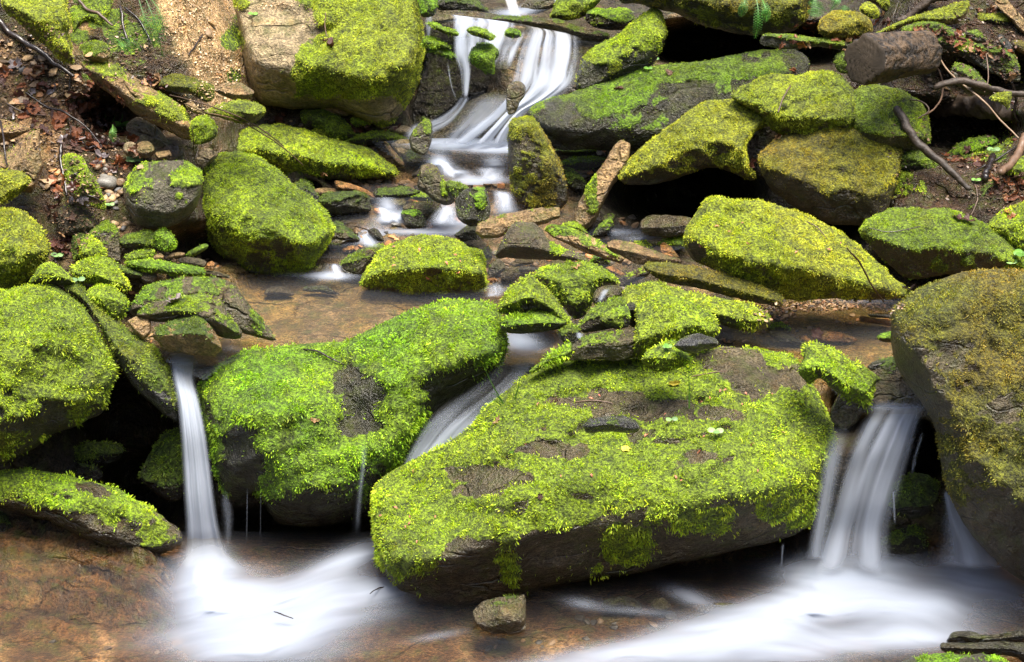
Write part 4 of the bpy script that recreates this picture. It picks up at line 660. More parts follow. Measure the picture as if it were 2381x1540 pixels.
# --- middle stones
for a in [('mossy_rock', 'small mossy stone left of the brown leaf pile in the middle', K_, '10', '655,840 690,810 740,800 800,830 805,870 700,885', dict(moss=.7, mt='M', rt='brown')),
          ('mossy_rock', 'thin upright mossy stone right of the brown leaf pile in the middle', K_, '10', '788,810 850,808 900,870 895,900 830,880', dict(moss=.2, mt='B', rt='tan')),
          ('flat_stone', 'flat mossy slate behind the cream coloured stone', K_, '10', '618,990 700,945 800,918 900,908 1000,940 1060,972 1000,995 850,1010 700,1005', dict(moss=.3, mt='M', rt='wet', kt=2)),
          ('tan_rock', 'pale pinkish stone at the foot of the tall background boulder', K_, '10', '898,890 970,880 1050,878 1092,905 1080,945 1000,940', dict(moss=-1, rt='pale')),
          ('standing_rock', 'upright grey stone with mossy edge left of the upper pool', K_, '10', '1068,980 1085,930 1130,870 1180,832 1222,840 1232,900 1222,1000 1185,1080 1120,1070 1085,1040', dict(moss=-.5, mt='M', rt='grey', d=6.0, cap=30, patch=[(1200, 900, 30, 80, 1)])),
          ('tan_rock', 'cream coloured jagged stone beside the upright grey one', K_, '10', '940,1005 1000,975 1060,972 1100,995 1095,1060 1050,1110 990,1090', dict(moss=-1, rt='pale', sm=.1)),
          ('dark_rock', 'dark rounded stone at the left end of the upper pool', K_, '10', '1035,1085 1060,1055 1150,1055 1210,1080 1248,1115 1190,1150 1100,1160 1040,1140', dict(moss=-.5, mt='D', rt='wet')),
          ('leaning_stone', 'narrow tan splinter leaning against the cream stone', K_, '10', '888,990 915,995 980,1070 1045,1150 1000,1155 940,1080', dict(moss=-.6, mt='M', rt='tan', cap=12)),
          ('wet_stone', 'flat wet stone at the edge of the white upper pool', K_, '10', '1205,1030 1260,1018 1330,1035 1368,1078 1280,1082 1215,1060', dict(moss=-.8, rt='wet', wet=1)),
          ('standing_rock', 'triangular brown rock with mossy right side in the middle of the stream', K_, '10', '1128,1310 1135,1230 1155,1155 1210,1140 1262,1165 1310,1250 1350,1330 1390,1405 1340,1430 1260,1415 1180,1350', dict(moss=-.7, mt='L', rt='brown', d=5.84, cap=36, patch=[(1320, 1320, 30, 90, 1.4)])),
          ('mossy_rock', 'dark wet rock with a moss patch left of the step cascade', K_, '10', '1390,1410 1420,1350 1480,1315 1590,1308 1625,1380 1640,1480 1600,1560 1500,1580 1410,1530', dict(moss=-.6, mt='G', mt2='L', rt='wet', wet=.9, d=5.72, patch=[(1560, 1400, 50, 80, 1.3)])),
          ('mossy_rock', 'small low rock between the triangular rock and the step cascade', K_, '10', '1320,1290 1350,1258 1450,1285 1490,1320 1430,1365 1380,1380', dict(moss=.0, mt='M', rt='wet', d=5.82)),
          ('dark_rock', 'green grey slanting stone beside the egg shaped boulder', K_, '10', '248,1310 280,1270 340,1260 400,1320 440,1370 435,1440 380,1420 320,1370', dict(moss=-.4, mt='D', rt='slate')),
          ('dark_slab', 'blocky dark slab right of the egg shaped boulder', Sl, '10', '430,1400 480,1350 560,1338 700,1335 785,1365 800,1420 798,1475 700,1485 560,1500 450,1460', dict(moss=-.2, mt='D', rt='wet', kt=2, cap=40)),
          ('wood_chunk', 'curved dark splinter propped over the stones by the egg shaped boulder', 'driftwood', '10', '318,1200 345,1187 420,1215 500,1275 548,1315 480,1320 455,1290 420,1265 340,1245', dict(moss=-1, rt='log', cap=16)),
          ('tan_rock', 'grey green stone behind the curved dark splinter', K_, '10', '190,1270 230,1190 290,1158 330,1185 345,1240 400,1290 330,1310 230,1300', dict(moss=-.4, mt='M', rt='grey')),
          ('tan_rock', 'pale flat stone on the blocky dark slab', K_, '10', '395,1330 460,1310 560,1318 590,1345 520,1365 430,1370', dict(moss=-1, rt='tan')),
          ('tan_rock', 'long orange brown stone slanting toward the foam', K_, '10', '550,1262 620,1270 740,1310 830,1360 880,1415 800,1380 700,1345 570,1320', dict(moss=-1, rt='orange', cap=18)),
          ('wet_stone', 'broad wet stone in the middle of the stream above the mossy bar', K_, '10', '815,1350 850,1315 930,1310 1040,1300 1100,1320 1150,1340 1060,1395 930,1412 850,1400', dict(moss=-.5, mt='D', rt='wet', wet=.9)),
          ('mossy_rock', 'flat stone topped with moss in the middle of the stream', K_, '10', '1035,1365 1080,1345 1180,1342 1250,1350 1270,1385 1240,1405 1120,1400', dict(moss=.45, mt='G', mt2='L', rt='wet')),
          ('wet_stone', 'brown stone below the flat moss topped one', K_, '10', '885,1415 940,1388 1020,1382 1048,1410 1030,1445 960,1450', dict(moss=-1, rt='brown', wet=.9)),
          ('wet_stone', 'shiny brown stone with rippling water over it', K_, '10', '1020,1450 1080,1415 1200,1405 1275,1415 1305,1470 1290,1520 1180,1530 1080,1505', dict(moss=-.9, rt='brown', wet=1)),
          ('wet_stone', 'dark little stone under the shiny brown one', K_, '10', '1010,1490 1060,1460 1150,1470 1190,1530 1170,1580 1060,1580 1030,1540', dict(moss=-.4, mt='G', rt='wet', wet=.9)),
          ('wet_stone', 'brown rounded rock against the egg shaped boulder by the small cascade', K_, '11', '480,160 500,60 560,0 640,50 700,100 725,140 640,160 590,195 510,195', dict(moss=-.2, mt='D', rt='brown', wet=.8)),
          ('flat_stone', 'flat wet rock left of the isolated moss boulder', K_, '11', '572,310 620,262 700,215 780,180 880,168 900,200 840,270 770,360 740,408 680,418 620,375', dict(moss=-.35, mt='M', rt='brown', wet=.9, kt=2, cap=50)),
          ('wet_stone', 'smooth round stone just breaking the pool surface', K_, '11', '55,510 80,475 130,458 190,460 240,490 268,520 180,530 90,528', dict(moss=-1, rt='brown', wet=1, sm=1, rough=.2, fac=0)),
          ('wet_stone', 'jagged dark stone breaking the pool surface', K_, '11', '322,485 345,460 400,455 440,452 490,458 545,490 588,515 520,515 440,500 380,498', dict(moss=-.6, mt='D', rt='dark', wet=1)),
          ('wet_stone', 'slanting brown stone left of the small cascade', K_, '11', '340,410 370,370 420,330 455,305 462,350 430,412 380,420', dict(moss=-.9, rt='brown', wet=.9)),
          ('wet_stone', 'dark oval stone above the flat wet rock', K_, '11', '778,70 810,52 850,60 885,110 895,150 850,140 800,110', dict(moss=-1, rt='wet', wet=.9)),
          ('wet_stone', 'orange flecked stone under the brown rounded rock', K_, '11', '600,205 640,180 690,170 680,205 640,225', dict(moss=-1, rt='orange', wet=.9)),
          ('slab_pile_rock', 'top tan edged slab of the brown pile in the centre', Sl, 'F', '1105,540 1112,520 1150,502 1200,492 1250,484 1300,483 1302,505 1262,522 1210,535 1160,553 1120,556', dict(moss=-.8, mt='M', rt='tan', cap=26, sm=.2, d=5.56)),
          ('slab_pile_rock', 'dark thin plate under the left end of the brown pile', Sl, 'F', '1054,548 1080,528 1110,512 1130,520 1110,545 1110,562 1075,560', dict(moss=-.9, rt='wet', sm=.2)),
          ('slab_pile_rock', 'big tent shaped brown slab in the centre pile', Sl, '21', '-115,240 -60,110 -10,30 40,8 150,14 205,60 240,120 330,180 430,220 530,270 540,288 400,280 200,275 0,262 -100,262', dict(moss=-.75, mt='L', rt='brown', cap=50, sm=.1, patch=[(330, 180, 80, 50, .9)], d=5.46)),
          ('slab_pile_rock', 'mossy tan slab leaning right behind the tent shaped one', Sl, '21', '228,70 245,35 290,25 420,50 560,110 680,190 790,255 760,300 640,265 500,220 400,170 290,120', dict(moss=-.45, mt='L', rt='tan', cap=30, patch=[(360, 70, 100, 30, .8)], sm=.2, d=5.52)),
          ('tan_slab', 'long bare yellowish tan slab pointing right', Sl, '21', '660,190 665,150 710,133 830,150 930,185 1060,232 1170,268 1190,295 1060,300 930,305 860,300 780,255 700,220', dict(moss=-.85, mt='M', rt='tan', cap=34, sm=.3, d=5.42)),
          ('dark_rock', 'pointed dark mossy stone in front of the brown slab pile', K_, '21', '525,300 560,260 590,220 625,188 655,225 690,290 690,322 600,325', dict(moss=-.1, mt='G', rt='dark', sm=.1)),
          ('dark_rock', 'dark flat stone left of the narrow log like stone', K_, '21', '745,430 760,390 850,350 935,325 965,365 920,400 850,430 770,450', dict(moss=-.7, rt='log', cap=24)),
          ('orange_stone', 'orange stone standing beside the broad yellow green boulder', K_, '21', '1032,215 1035,165 1060,150 1110,182 1168,255 1120,268 1050,245', dict(moss=-1, rt='orange', sm=.1, cap=12)),
          ('moss_patch_rock', 'mossy shore stone left of the broad yellow green boulder', K_, '21', '1010,165 1060,135 1150,105 1230,88 1225,150 1200,190 1140,190 1060,180', dict(moss=.8, mt='G', mt2='L', rt='wet')),
          ('moss_patch_rock', 'little moss patch on stone above the tan slab', K_, '21', '838,160 880,138 940,145 970,180 930,195 870,185', dict(moss=.8, mt='L', rt='wet')),
          ('mossy_rock', 'grey rock with moss stripe at the foot of the leaning stone', K_, '21', '345,50 380,15 450,8 500,55 545,95 500,90 420,70', dict(moss=.0, mt='L', rt='grey')),
          ('mossy_rock', 'dark leaning rock right of the leaning stone foot', K_, '21', '560,105 590,50 640,0 690,-20 705,30 680,80 620,112', dict(moss=-.2, mt='G', rt='dark')),
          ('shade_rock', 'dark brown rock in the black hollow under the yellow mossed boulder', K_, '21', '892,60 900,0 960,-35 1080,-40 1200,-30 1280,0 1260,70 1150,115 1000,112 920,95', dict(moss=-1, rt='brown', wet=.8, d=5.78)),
          ('wet_stone', 'brown stone right of the isolated moss boulder top', K_, '11', '1450,165 1490,138 1560,138 1610,160 1590,215 1530,205', dict(moss=-1, rt='brown')),
          ('wet_stone', 'dark moss flecked stone right of the isolated moss boulder', K_, '11', '1580,235 1600,190 1625,178 1650,235 1640,280 1600,290', dict(moss=-.2, mt='D', rt='dark')),
          ('wet_stone', 'faceted grey stone right of the isolated moss boulder', K_, '11', '1612,370 1625,310 1690,264 1735,290 1745,340 1700,375 1640,395', dict(moss=-.5, mt='D', rt='grey', sm=.1)),
          ('wet_stone', 'brown rounded stone right of the faceted grey one', K_, '11', '1705,395 1730,350 1786,318 1830,340 1840,390 1790,425 1730,425', dict(moss=-1, rt='brown', wet=.9)),
          ('wet_stone', 'small orange brown stone below the faceted grey one', K_, '11', '1610,415 1640,398 1680,405 1690,428 1640,435', dict(moss=-1, rt='orange', wet=.9)),
          ('flat_stone', 'dark roof shaped stone in front of the tent shaped slab', K_, '21', '-20,300 30,270 90,257 145,275 155,300 90,312 20,325', dict(moss=-1, rt='brown', sm=.1)),
          ('flat_stone', 'bluish flat stone under the dark roof shaped one', K_, '21', '20,340 70,318 160,322 195,338 150,358 60,358', dict(moss=-1, rt='slate')),
          ('flat_stone', 'thin brown plate behind the green moss cushion in the centre', K_, '21', '200,332 260,295 340,270 395,290 330,320 250,338', dict(moss=-1, rt='brown')),
          ('flat_stone', 'reddish flat stone left of the dark flat one', K_, '21', '655,330 690,318 740,340 790,375 760,392 700,365', dict(moss=-1, rt='orange')),
          ('wet_stone', 'brownish round rock behind the faceted stones in the centre', K_, '21', '-60,380 -20,340 40,345 55,375 20,395 -40,400', dict(moss=-1, rt='brown')),
          ('flat_stone', 'mossy topped flat rock at the foot of the long dark slab', K_, '20', '338,1150 390,1105 480,1092 600,1094 655,1118 600,1165 500,1182 400,1175', dict(moss=.3, mt='G', mt2='M', rt='wet', kt=2, cap=40)),
          ('flat_stone', 'thin dark plate above the mossy topped flat rock', K_, '20', '295,1055 340,1032 450,1040 560,1036 590,1062 480,1090 350,1085', dict(moss=-.2, mt='G', rt='wet', kt=2, cap=20)),
          ('dark_rock', 'dark mossy wedge beside the upright rock', K_, '20', '362,1190 410,1178 470,1215 515,1280 500,1315 420,1315 375,1260', dict(moss=.0, mt='D', rt='dark')),
          ('dark_rock', 'low dark wet rock along the water under the long dark slab', K_, '20', '205,900 260,890 380,930 470,985 560,1035 440,1050 320,1045 240,1000', dict(moss=-.6, mt='D', rt='wet', wet=.9, d=6.02)),
          ('small_rock', 'small brown stone at the foot of the leaning stone', K_, '20', '620,1540 650,1500 700,1488 720,1520 700,1560 650,1575', dict(moss=-.3, mt='M', rt='brown'))]:
    S(*a[:5], **a[5])
# ------------------------------------------------------------------ still and running water
def gauss(u, v, L):
    r = np.zeros_like(u)
    for cx, cy, rx, ry, ang, am in L:
        a = math.radians(ang); du = u-cx; dv = v-cy
        x = (du*math.cos(a)+dv*math.sin(a))/rx; y = (-du*math.sin(a)+dv*math.cos(a))/ry
        r = r + am*np.exp(-(x*x+y*y))
    return r
def pool(name, label, z, box, dens, flow, bump=.03, du=7, dv=3.2, base=0.0, rip=.0005, streak=(90, 12), mat=WATER, zf=None, clip=None):
    u, v, F = sheet(*box, du, dv, None)
    if clip is not None:
        C_ = np.stack([u, v], 1)[F].mean(1); F = F[inside(C_, np.array(clip, float))]
    f = gauss(u, v, dens)
    # streaks drawn out along the way the water runs
    a = math.radians(flow) if not callable(flow) else np.radians(flow(u, v))
    wob = fbm(f3(u, v, 160, 3.3), 2, 61)*34
    s = (u*np.cos(a)+v*np.sin(a)); c = (-u*np.sin(a)+v*np.cos(a)) + wob
    st = fbm(np.stack([s/streak[0], c/streak[1], s*0+1.2], -1), 3, 62)
    st2 = fbm(np.stack([s/(streak[0]*2.2), c/(streak[1]*3), s*0+5.2], -1), 2, 63)
    f = f*1.18*(1+.48*st+.36*st2)
    alpha = 1-np.exp(-1.55*np.clip(f, 0, None)**1.5)
    alpha = np.clip(base+alpha*(.95+.05*st), 0, .97)
    zz = z + bump*np.clip(f, 0, 1.6)*(.6+.3*st2) + rip*st + rip*.7*st2
    if zf is not None: zz = zz + zf(u, v)
    P = pt(u, v, dz(v, zz))
    me = mesh_np(name, P, F[:, ::-1], mat, dict(foam=alpha))
    o = link(name, me); tag(o, label, kind='structure'); return o
pool('water', 'foaming shallow pool along the bottom of the stream', -.012, (-500, 2900, 1236, 1980),
     [(485, 1325, 46, 46, 0, 1.2), (530, 1390, 110, 60, 15, 1.1), (640, 1400, 190, 60, -6, .5), (660, 1435, 190, 50, -8, 1.0), (820, 1300, 100, 30, -20, .75), (890, 1365, 80, 30, 0, .5), (580, 1500, 180, 44, 0, .9), (735, 1365, 80, 30, -20, .45),
      (1960, 1335, 130, 34, 5, 1.15), (1870, 1400, 180, 44, -22, 1.2), (1680, 1462, 230, 40, -14, 1.0), (2100, 1400, 190, 56, 0, 1.0), (2270, 1340, 100, 40, 8, .6), (1450, 1520, 220, 26, -8, .8), (1850, 1500, 260, 40, -4, 1.0), (2150, 1480, 120, 24, 0, .4), (1250, 1560, 160, 14, 0, .4), (1350, 1400, 50, 14, 10, .3), (1600, 1385, 60, 18, 20, .6), (1480, 1420, 90, 10, 4, .3), (2360, 1390, 60, 40, 0, .25), (1900, 1600, 300, 30, 0, .5), (640, 1600, 200, 30, 0, .5), (1010, 1480, 70, 10, -10, .2)],
     lambda u, v: np.where(u < 1100, -14+0*u, -16+(u-1300)*.01), bump=.028, streak=(240, 26), base=.03, rip=.0022)
pool('water', 'calm brown pool above the left waterfall', .372, (330, 1500, 596, 885), [(425, 838, 40, 12, 0, .5), (520, 800, 40, 22, -30, .4), (770, 640, 50, 10, 0, .8), (1190, 676, 60, 9, 5, .4), (1210, 800, 46, 30, 20, .7), (700, 640, 60, 5, 0, .4)],
     0, bump=.003, streak=(300, 16), rip=.0003, base=.05, clip=[(330, 596), (1500, 596), (1500, 720), (1300, 830), (1180, 835), (1172, 765), (1145, 712), (1100, 706), (1040, 708), (975, 722), (905, 752), (850, 780), (800, 802), (720, 812), (640, 815), (560, 832), (515, 852), (476, 885), (400, 848), (372, 835), (330, 780)])
pool('water', 'shallow clear brown pool above the right falls', .372, (1660, 2500, 640, 968), [(2060, 945, 90, 10, 0, .35), (2000, 700, 100, 6, 0, .2)], 0, bump=.002, streak=(300, 16), rip=.0003, base=.04, clip=[(1740, 690), (1790, 700), (2100, 688), (2100, 640), (2500, 640), (2500, 968), (2160, 966), (2005, 960), (1950, 930), (1905, 860), (1870, 820), (1760, 806), (1640, 796), (1690, 765), (1780, 765), (1760, 720)])
pool('water', 'upper run of the stream with small foaming steps', .404, (690, 1640, 425, 600),
     [(1060, 520, 60, 12, 0, .9), (930, 505, 50, 13, -10, 1.0), (1120, 545, 80, 8, 0, .4), (900, 480, 22, 18, 50, .9), (1000, 540, 120, 8, 0, .6), (1175, 480, 24, 26, 0, .8), (1040, 488, 26, 20, 60, .8), (860, 548, 30, 14, 0, .8), (1440, 540, 50, 8, 0, .4), (1520, 555, 60, 6, 0, .6), (1330, 445, 22, 14, 0, .2), (800, 560, 60, 8, 0, .5)],
     0, bump=.012, streak=(160, 10), base=.04, clip=[(690, 480), (860, 425), (1300, 425), (1330, 520), (1600, 520), (1600, 575), (1500, 600), (690, 600)], zf=lambda u, v: .075*sstep(560, 430, v)-.004)
pool('water', 'upper pool under the white fan of the upper fall', .552, (850, 1460, 322, 440),
     [(1090, 336, 130, 12, 2, 1.8), (1180, 345, 60, 10, 0, .8), (1060, 405, 60, 14, 20, .9), (1120, 420, 70, 8, 0, .9), (1150, 392, 26, 24, 0, .7), (1020, 380, 22, 20, 60, .8)],
     0, bump=.008, streak=(160, 9), base=.05, zf=lambda u, v: -.066*sstep(352, 430, v), clip=[(850, 322), (1460, 322), (1460, 370), (1330, 425), (980, 432), (930, 380)])
pool('water', 'water sliding up to the lip of the upper fall', .83, (960, 1450, -40, 66), [(1190, 30, 40, 8, 0, .6), (1260, 10, 60, 10, -15, .7), (1100, 50, 60, 6, 0, .3)], 0, bump=.004, streak=(120, 8))

def strip(label, rows, dens=.8, streak=.5, nf=14, soft=.25, ends=(.0, .0), na=44, nl=70, bulge=5, name='waterfall', taper=None, seed=1, off=.05, wob=.12, parent=None):
    R = np.array([[r[0], r[1], r[2], r[3], (r[4] if len(r) > 4 else float(D((r[0]+r[2])/2, (r[1]+r[3])/2))-off)] for r in rows], float)
    k = len(R); tt = np.linspace(0, k-1, nl); Q = []
    for t in tt:
        i = min(int(t), k-2); f = t-i
        p0, p1, p2, p3 = R[max(i-1, 0)], R[i], R[i+1], R[min(i+2, k-1)]
        Q.append(.5*((2*p1)+(-p0+p2)*f+(2*p0-5*p1+4*p2-p3)*f*f+(-p0+3*p1-3*p2+p3)*f**3))
    Q = np.array(Q); s = np.linspace(0, 1, na)
    u = Q[:, 0:1]*(1-s)+Q[:, 2:3]*s; v = Q[:, 1:2]*(1-s)+Q[:, 3:4]*s; d = np.repeat(Q[:, 4:5], na, 1)
    T = np.repeat(np.linspace(0, 1, nl)[:, None], na, 1); Sx = np.repeat(s[None], nl, 0)
    sw = Sx + wob*fbm(np.stack([Sx*2, T*1.6, T*0+seed], -1), 2, seed)
    st = fbm(np.stack([sw*nf, T*1.1, T*0+seed*3.1], -1), 4, 71+seed)
    st2 = fbm(np.stack([sw*nf*.3, T*.9, T*0+seed*5.1], -1), 2, 72+seed)
    edge = sstep(0, soft, Sx)*sstep(1, 1-soft, Sx)
    f = dens*(1+streak*2.0*st+streak*1.2*st2)*edge
    if taper is not None: f = f*np.interp(T, np.linspace(0, 1, len(taper)), taper)
    if ends[0]: f = f*sstep(0, ends[0], T)
    if ends[1]: f = f*sstep(1, 1-ends[1], T)
    alpha = np.clip(1-np.exp(-1.7*np.clip(f, 0, None)**1.3), 0, 1)
    d = d - (bulge*np.sin(Sx*math.pi)*.6 + st*bulge*.5)*.00095
    P = pt(u.ravel(), v.ravel(), d.ravel())
    i = (np.arange(nl-1)[:, None]*na+np.arange(na-1)[None]).ravel(); F = np.stack([i, i+na, i+na+1, i+1], 1)
    me = mesh_np(name, P, F, FALL, dict(foam=alpha.ravel()))
    o = link(name, me, parent=parent)
    if parent is None: tag(o, label, kind='structure')
    return o
# left waterfall: the pool turns down over the brink
strip('tall white waterfall on the left', [(372, 820, 470, 815, 5.19), (384, 838, 462, 838, 5.12), (396, 880, 456, 885, 5.05), (408, 930, 466, 930, 5.0), (416, 1000, 480, 1000, 4.97), (421, 1080, 492, 1080, 4.96), (425, 1160, 502, 1160, 4.95), (428, 1230, 514, 1230, 4.95), (422, 1290, 538, 1290, 4.95), (392, 1340, 600, 1340, 4.90)],
      dens=1.6, streak=.25, nf=7, soft=.38, bulge=16, taper=(.25, .45, .6, 1.1, 1.5, 1.6, 1.6, 1.6, 1.5, 1.0), ends=(.06, .10), seed=2)
for lab, rows, dn in [('thin veil of drops right of the tall left waterfall', [(512, 1140, 530, 1140, 4.97), (512, 1200, 545, 1200, 4.96), (518, 1285, 536, 1285, 4.95)], .42), ('thin thread of water under the mossy pool boulder', [(573, 1130, 577, 1130, 4.93), (571, 1262, 575, 1262, 4.93)], .5),
                      ('second thread of water under the mossy pool boulder', [(604, 1140, 608, 1140, 4.93), (603, 1255, 607, 1255, 4.93)], .3), ('narrow trickle falling from the middle of the mossy pool boulder', [(832, 1020, 862, 1020, 4.84), (836, 1080, 852, 1080, 4.84), (824, 1160, 844, 1160, 4.84), (816, 1245, 838, 1245, 4.86)], .5),
                      ('little trickle at the left of the upper fall', [(1036, 145, 1044, 145), (1046, 200, 1052, 200), (1056, 232, 1064, 232)], .6), ('drip under the right end of the huge boulder', [(1816, 1262, 1824, 1262, 4.7), (1812, 1318, 1818, 1318, 4.7)], .5)]:
    strip(lab, rows, dens=dn*.7, streak=.5, nf=3, soft=.5, na=12, nl=30, bulge=3, ends=(.3, .25))
strip('middle chute sliding between the two largest mossy boulders', [(1150, 775, 1290, 800, 5.15), (1172, 805, 1272, 828, 5.10), (1132, 868, 1232, 882, 5.05), (1085, 905, 1192, 930, 5.0), (1035, 938, 1150, 975, 4.97), (992, 978, 1108, 1012, 4.94), (958, 1030, 1060, 1060, 4.92), (930, 1090, 1010, 1110, 4.9), (900, 1180, 980, 1180, 4.9)],
      dens=.75, streak=.55, nf=5, soft=.3, bulge=14, taper=(.15, .35, .45, .4, .6, .9, 1.2, 1.2, 1), ends=(.12, .02), seed=4, wob=.3)
strip('broad right hand fall below the flat brown ledge', [(1985, 948, 2165, 944, 4.865), (2012, 952, 2154, 957, 4.845), (1996, 985, 2144, 985, 4.80), (1968, 1040, 2130, 1040, 4.77), (1944, 1100, 2112, 1100, 4.76), (1922, 1170, 2092, 1170, 4.75), (1900, 1240, 2075, 1240, 4.75), (1872, 1305, 2085, 1305, 4.73), (1835, 1350, 2110, 1350, 4.70)],
      dens=.8, streak=.8, nf=9, soft=.3, bulge=18, taper=(.25, .75, .9, .85, .75, .7, .7, .8, .8), ends=(.05, .22), seed=5)
strip('spray clinging to the left side of the right hand falls', [(1930, 980, 1990, 985, 4.79), (1905, 1080, 1960, 1090, 4.76), (1890, 1180, 1940, 1190, 4.74), (1868, 1300, 1920, 1305, 4.72)], dens=.42, streak=.3, nf=3, soft=.5, bulge=6, seed=6, ends=(.3, .05))
strip('slim side fall next to the round right edge boulder', [(2188, 1138, 2214, 1140, 4.80), (2190, 1170, 2240, 1185, 4.76), (2186, 1210, 2280, 1230, 4.74), (2180, 1260, 2330, 1275, 4.72), (2165, 1320, 2380, 1330, 4.70)], dens=.62, streak=.5, nf=6, soft=.35, bulge=8, seed=7, ends=(.12, .1))
strip('faint jet crossing the dark gap right of the right hand falls', [(2142, 1000, 2152, 1004, 4.82), (2122, 1060, 2134, 1062, 4.80), (2112, 1105, 2126, 1105, 4.79)], dens=.4, streak=.2, nf=2, soft=.5, na=12, bulge=3, ends=(.2, .3))
strip('faint side jet on the mossy rock behind the right falls', [(2072, 1140, 2080, 1140, 4.74), (2076, 1220, 2084, 1220, 4.73)], dens=.5, streak=.2, nf=2, soft=.5, na=10, bulge=2, ends=(.1, .3))
# upper fall
strip('white upper fall pouring over the ledge', [(1215, 58, 1352, 84, 6.36), (1224, 68, 1350, 98, 6.30), (1206, 105, 1354, 128, 6.25), (1192, 150, 1350, 165, 6.21), (1182, 190, 1338, 200, 6.17), (1170, 225, 1292, 232, 6.15), (1146, 260, 1228, 262, 6.13), (1106, 300, 1196, 302, 6.11), (1060, 338, 1186, 338, 6.10)],
      dens=.5, streak=1.5, nf=15, soft=.25, bulge=18, taper=(.5, .8, .85, 1.0, 1.6, 2.2, 2.2, 1.7, 1.5), ends=(.02, .08), seed=10)
strip('thin streaked left part of the upper fall', [(1048, 34, 1232, 58, 6.37), (1052, 42, 1230, 68, 6.31), (1052, 72, 1215, 98, 6.27), (1056, 110, 1200, 130, 6.24), (1060, 150, 1190, 165, 6.2)], dens=.72, streak=1.1, nf=13, soft=.08, bulge=8, taper=(.7, 1, .8, .6, .4), ends=(.02, .3), seed=11)
strip('little veil between the moss lumps of the upper fall', [(1056, 84, 1096, 84, 6.13), (1052, 110, 1100, 110, 6.12), (1056, 135, 1094, 135, 6.11), (1068, 170, 1096, 170, 6.1), (1074, 230, 1088, 230, 6.08)], dens=.9, streak=.5, nf=4, soft=.35, na=24, bulge=5, seed=12, ends=(.1, .1))
strip('left stream running down the brown ramp', [(1070, 222, 1095, 226, 6.13), (1050, 250, 1078, 256, 6.12), (1010, 275, 1050, 290, 6.11), (955, 290, 1010, 315, 6.10), (930, 320, 990, 335, 6.09)], dens=.8, streak=.5, nf=4, soft=.4, na=26, bulge=5, seed=13, ends=(.1, .15))
strip('gauzy water over the brown ramp', [(1100, 215, 1210, 215, 6.15), (1070, 255, 1190, 262, 6.13), (1040, 295, 1150, 302, 6.11), (1000, 335, 1110, 338, 6.10)], dens=.38, streak=.5, nf=6, soft=.4, na=36, bulge=5, seed=14, ends=(.25, .02))
strip('slender stream across the middle of the ramp', [(1180, 225, 1200, 230, 6.13), (1140, 262, 1172, 268, 6.12), (1090, 300, 1128, 308, 6.10), (1050, 332, 1090, 338, 6.09)], dens=.9, streak=.4, nf=3, soft=.4, na=24, bulge=4, seed=15, ends=(.15, .1))
strip('tiny fall at the very top', [(1164, -40, 1196, -40, 6.7), (1172, 0, 1202, 0, 6.6), (1180, 26, 1210, 26, 6.52), (1184, 46, 1216, 46, 6.46)], dens=1.4, streak=.2, nf=3, soft=.3, na=24, bulge=6, seed=16, ends=(0, .2))
strip('side trickle left of the ledge', [(985, 40, 1010, 30, 6.3), (988, 70, 1004, 66, 6.28), (990, 100, 1000, 95, 6.27)], dens=.4, streak=.3, nf=3, soft=.4, na=14, bulge=4, seed=17, ends=(.2, .4))
# small cascades on the way down
for lab, rows, dn in [('small cascade beside the egg shaped boulder', [(752, 612, 792, 612, 5.58), (748, 630, 800, 632, 5.55), (742, 650, 812, 652, 5.52)], .95), ('foam step right of the triangular brown rock', [(1140, 440, 1190, 445, 5.84), (1145, 465, 1200, 468, 5.8), (1140, 492, 1205, 495, 5.77)], .7),
                      ('foam step left of the upright rock', [(1008, 370, 1040, 375, 5.99), (1016, 390, 1062, 395, 5.95), (1010, 415, 1085, 420, 5.92)], .8), ('wide foam step under the upper pool', [(1100, 388, 1180, 388, 5.97), (1095, 405, 1182, 408, 5.93), (1085, 422, 1180, 424, 5.9)], .6),
                      ('short foam step left of the shiny brown stone', [(868, 478, 905, 482, 5.82), (875, 498, 925, 502, 5.78), (870, 520, 950, 524, 5.75)], .9), ('foam step between the wet stones in midstream', [(1020, 478, 1060, 480, 5.80), (1000, 500, 1075, 502, 5.77), (985, 525, 1080, 527, 5.74)], .7),
                      ('tiny foam step below the dark oval stone', [(832, 540, 862, 542, 5.66), (836, 560, 880, 562, 5.63), (836, 576, 890, 578, 5.61)], .7), ('tiny foam step right of the isolated moss boulder', [(1130, 660, 1165, 655, 5.42), (1128, 680, 1175, 680, 5.4), (1120, 692, 1170, 692, 5.38)], .6),
                      ('thin sheet sliding over the water worn stone', [(1398, 672, 1424, 668, 5.10), (1390, 690, 1410, 690, 5.09), (1385, 705, 1400, 705, 5.08)], .6), ('white thread beside the round dark stone', [(1335, 770, 1362, 776, 5.0), (1338, 788, 1356, 790, 4.99)], .6)]:
    strip(lab, rows, dens=dn*.85, streak=.8, nf=5, soft=.45, na=26, nl=26, bulge=6, ends=(.3, .4), seed=len(lab) % 17)
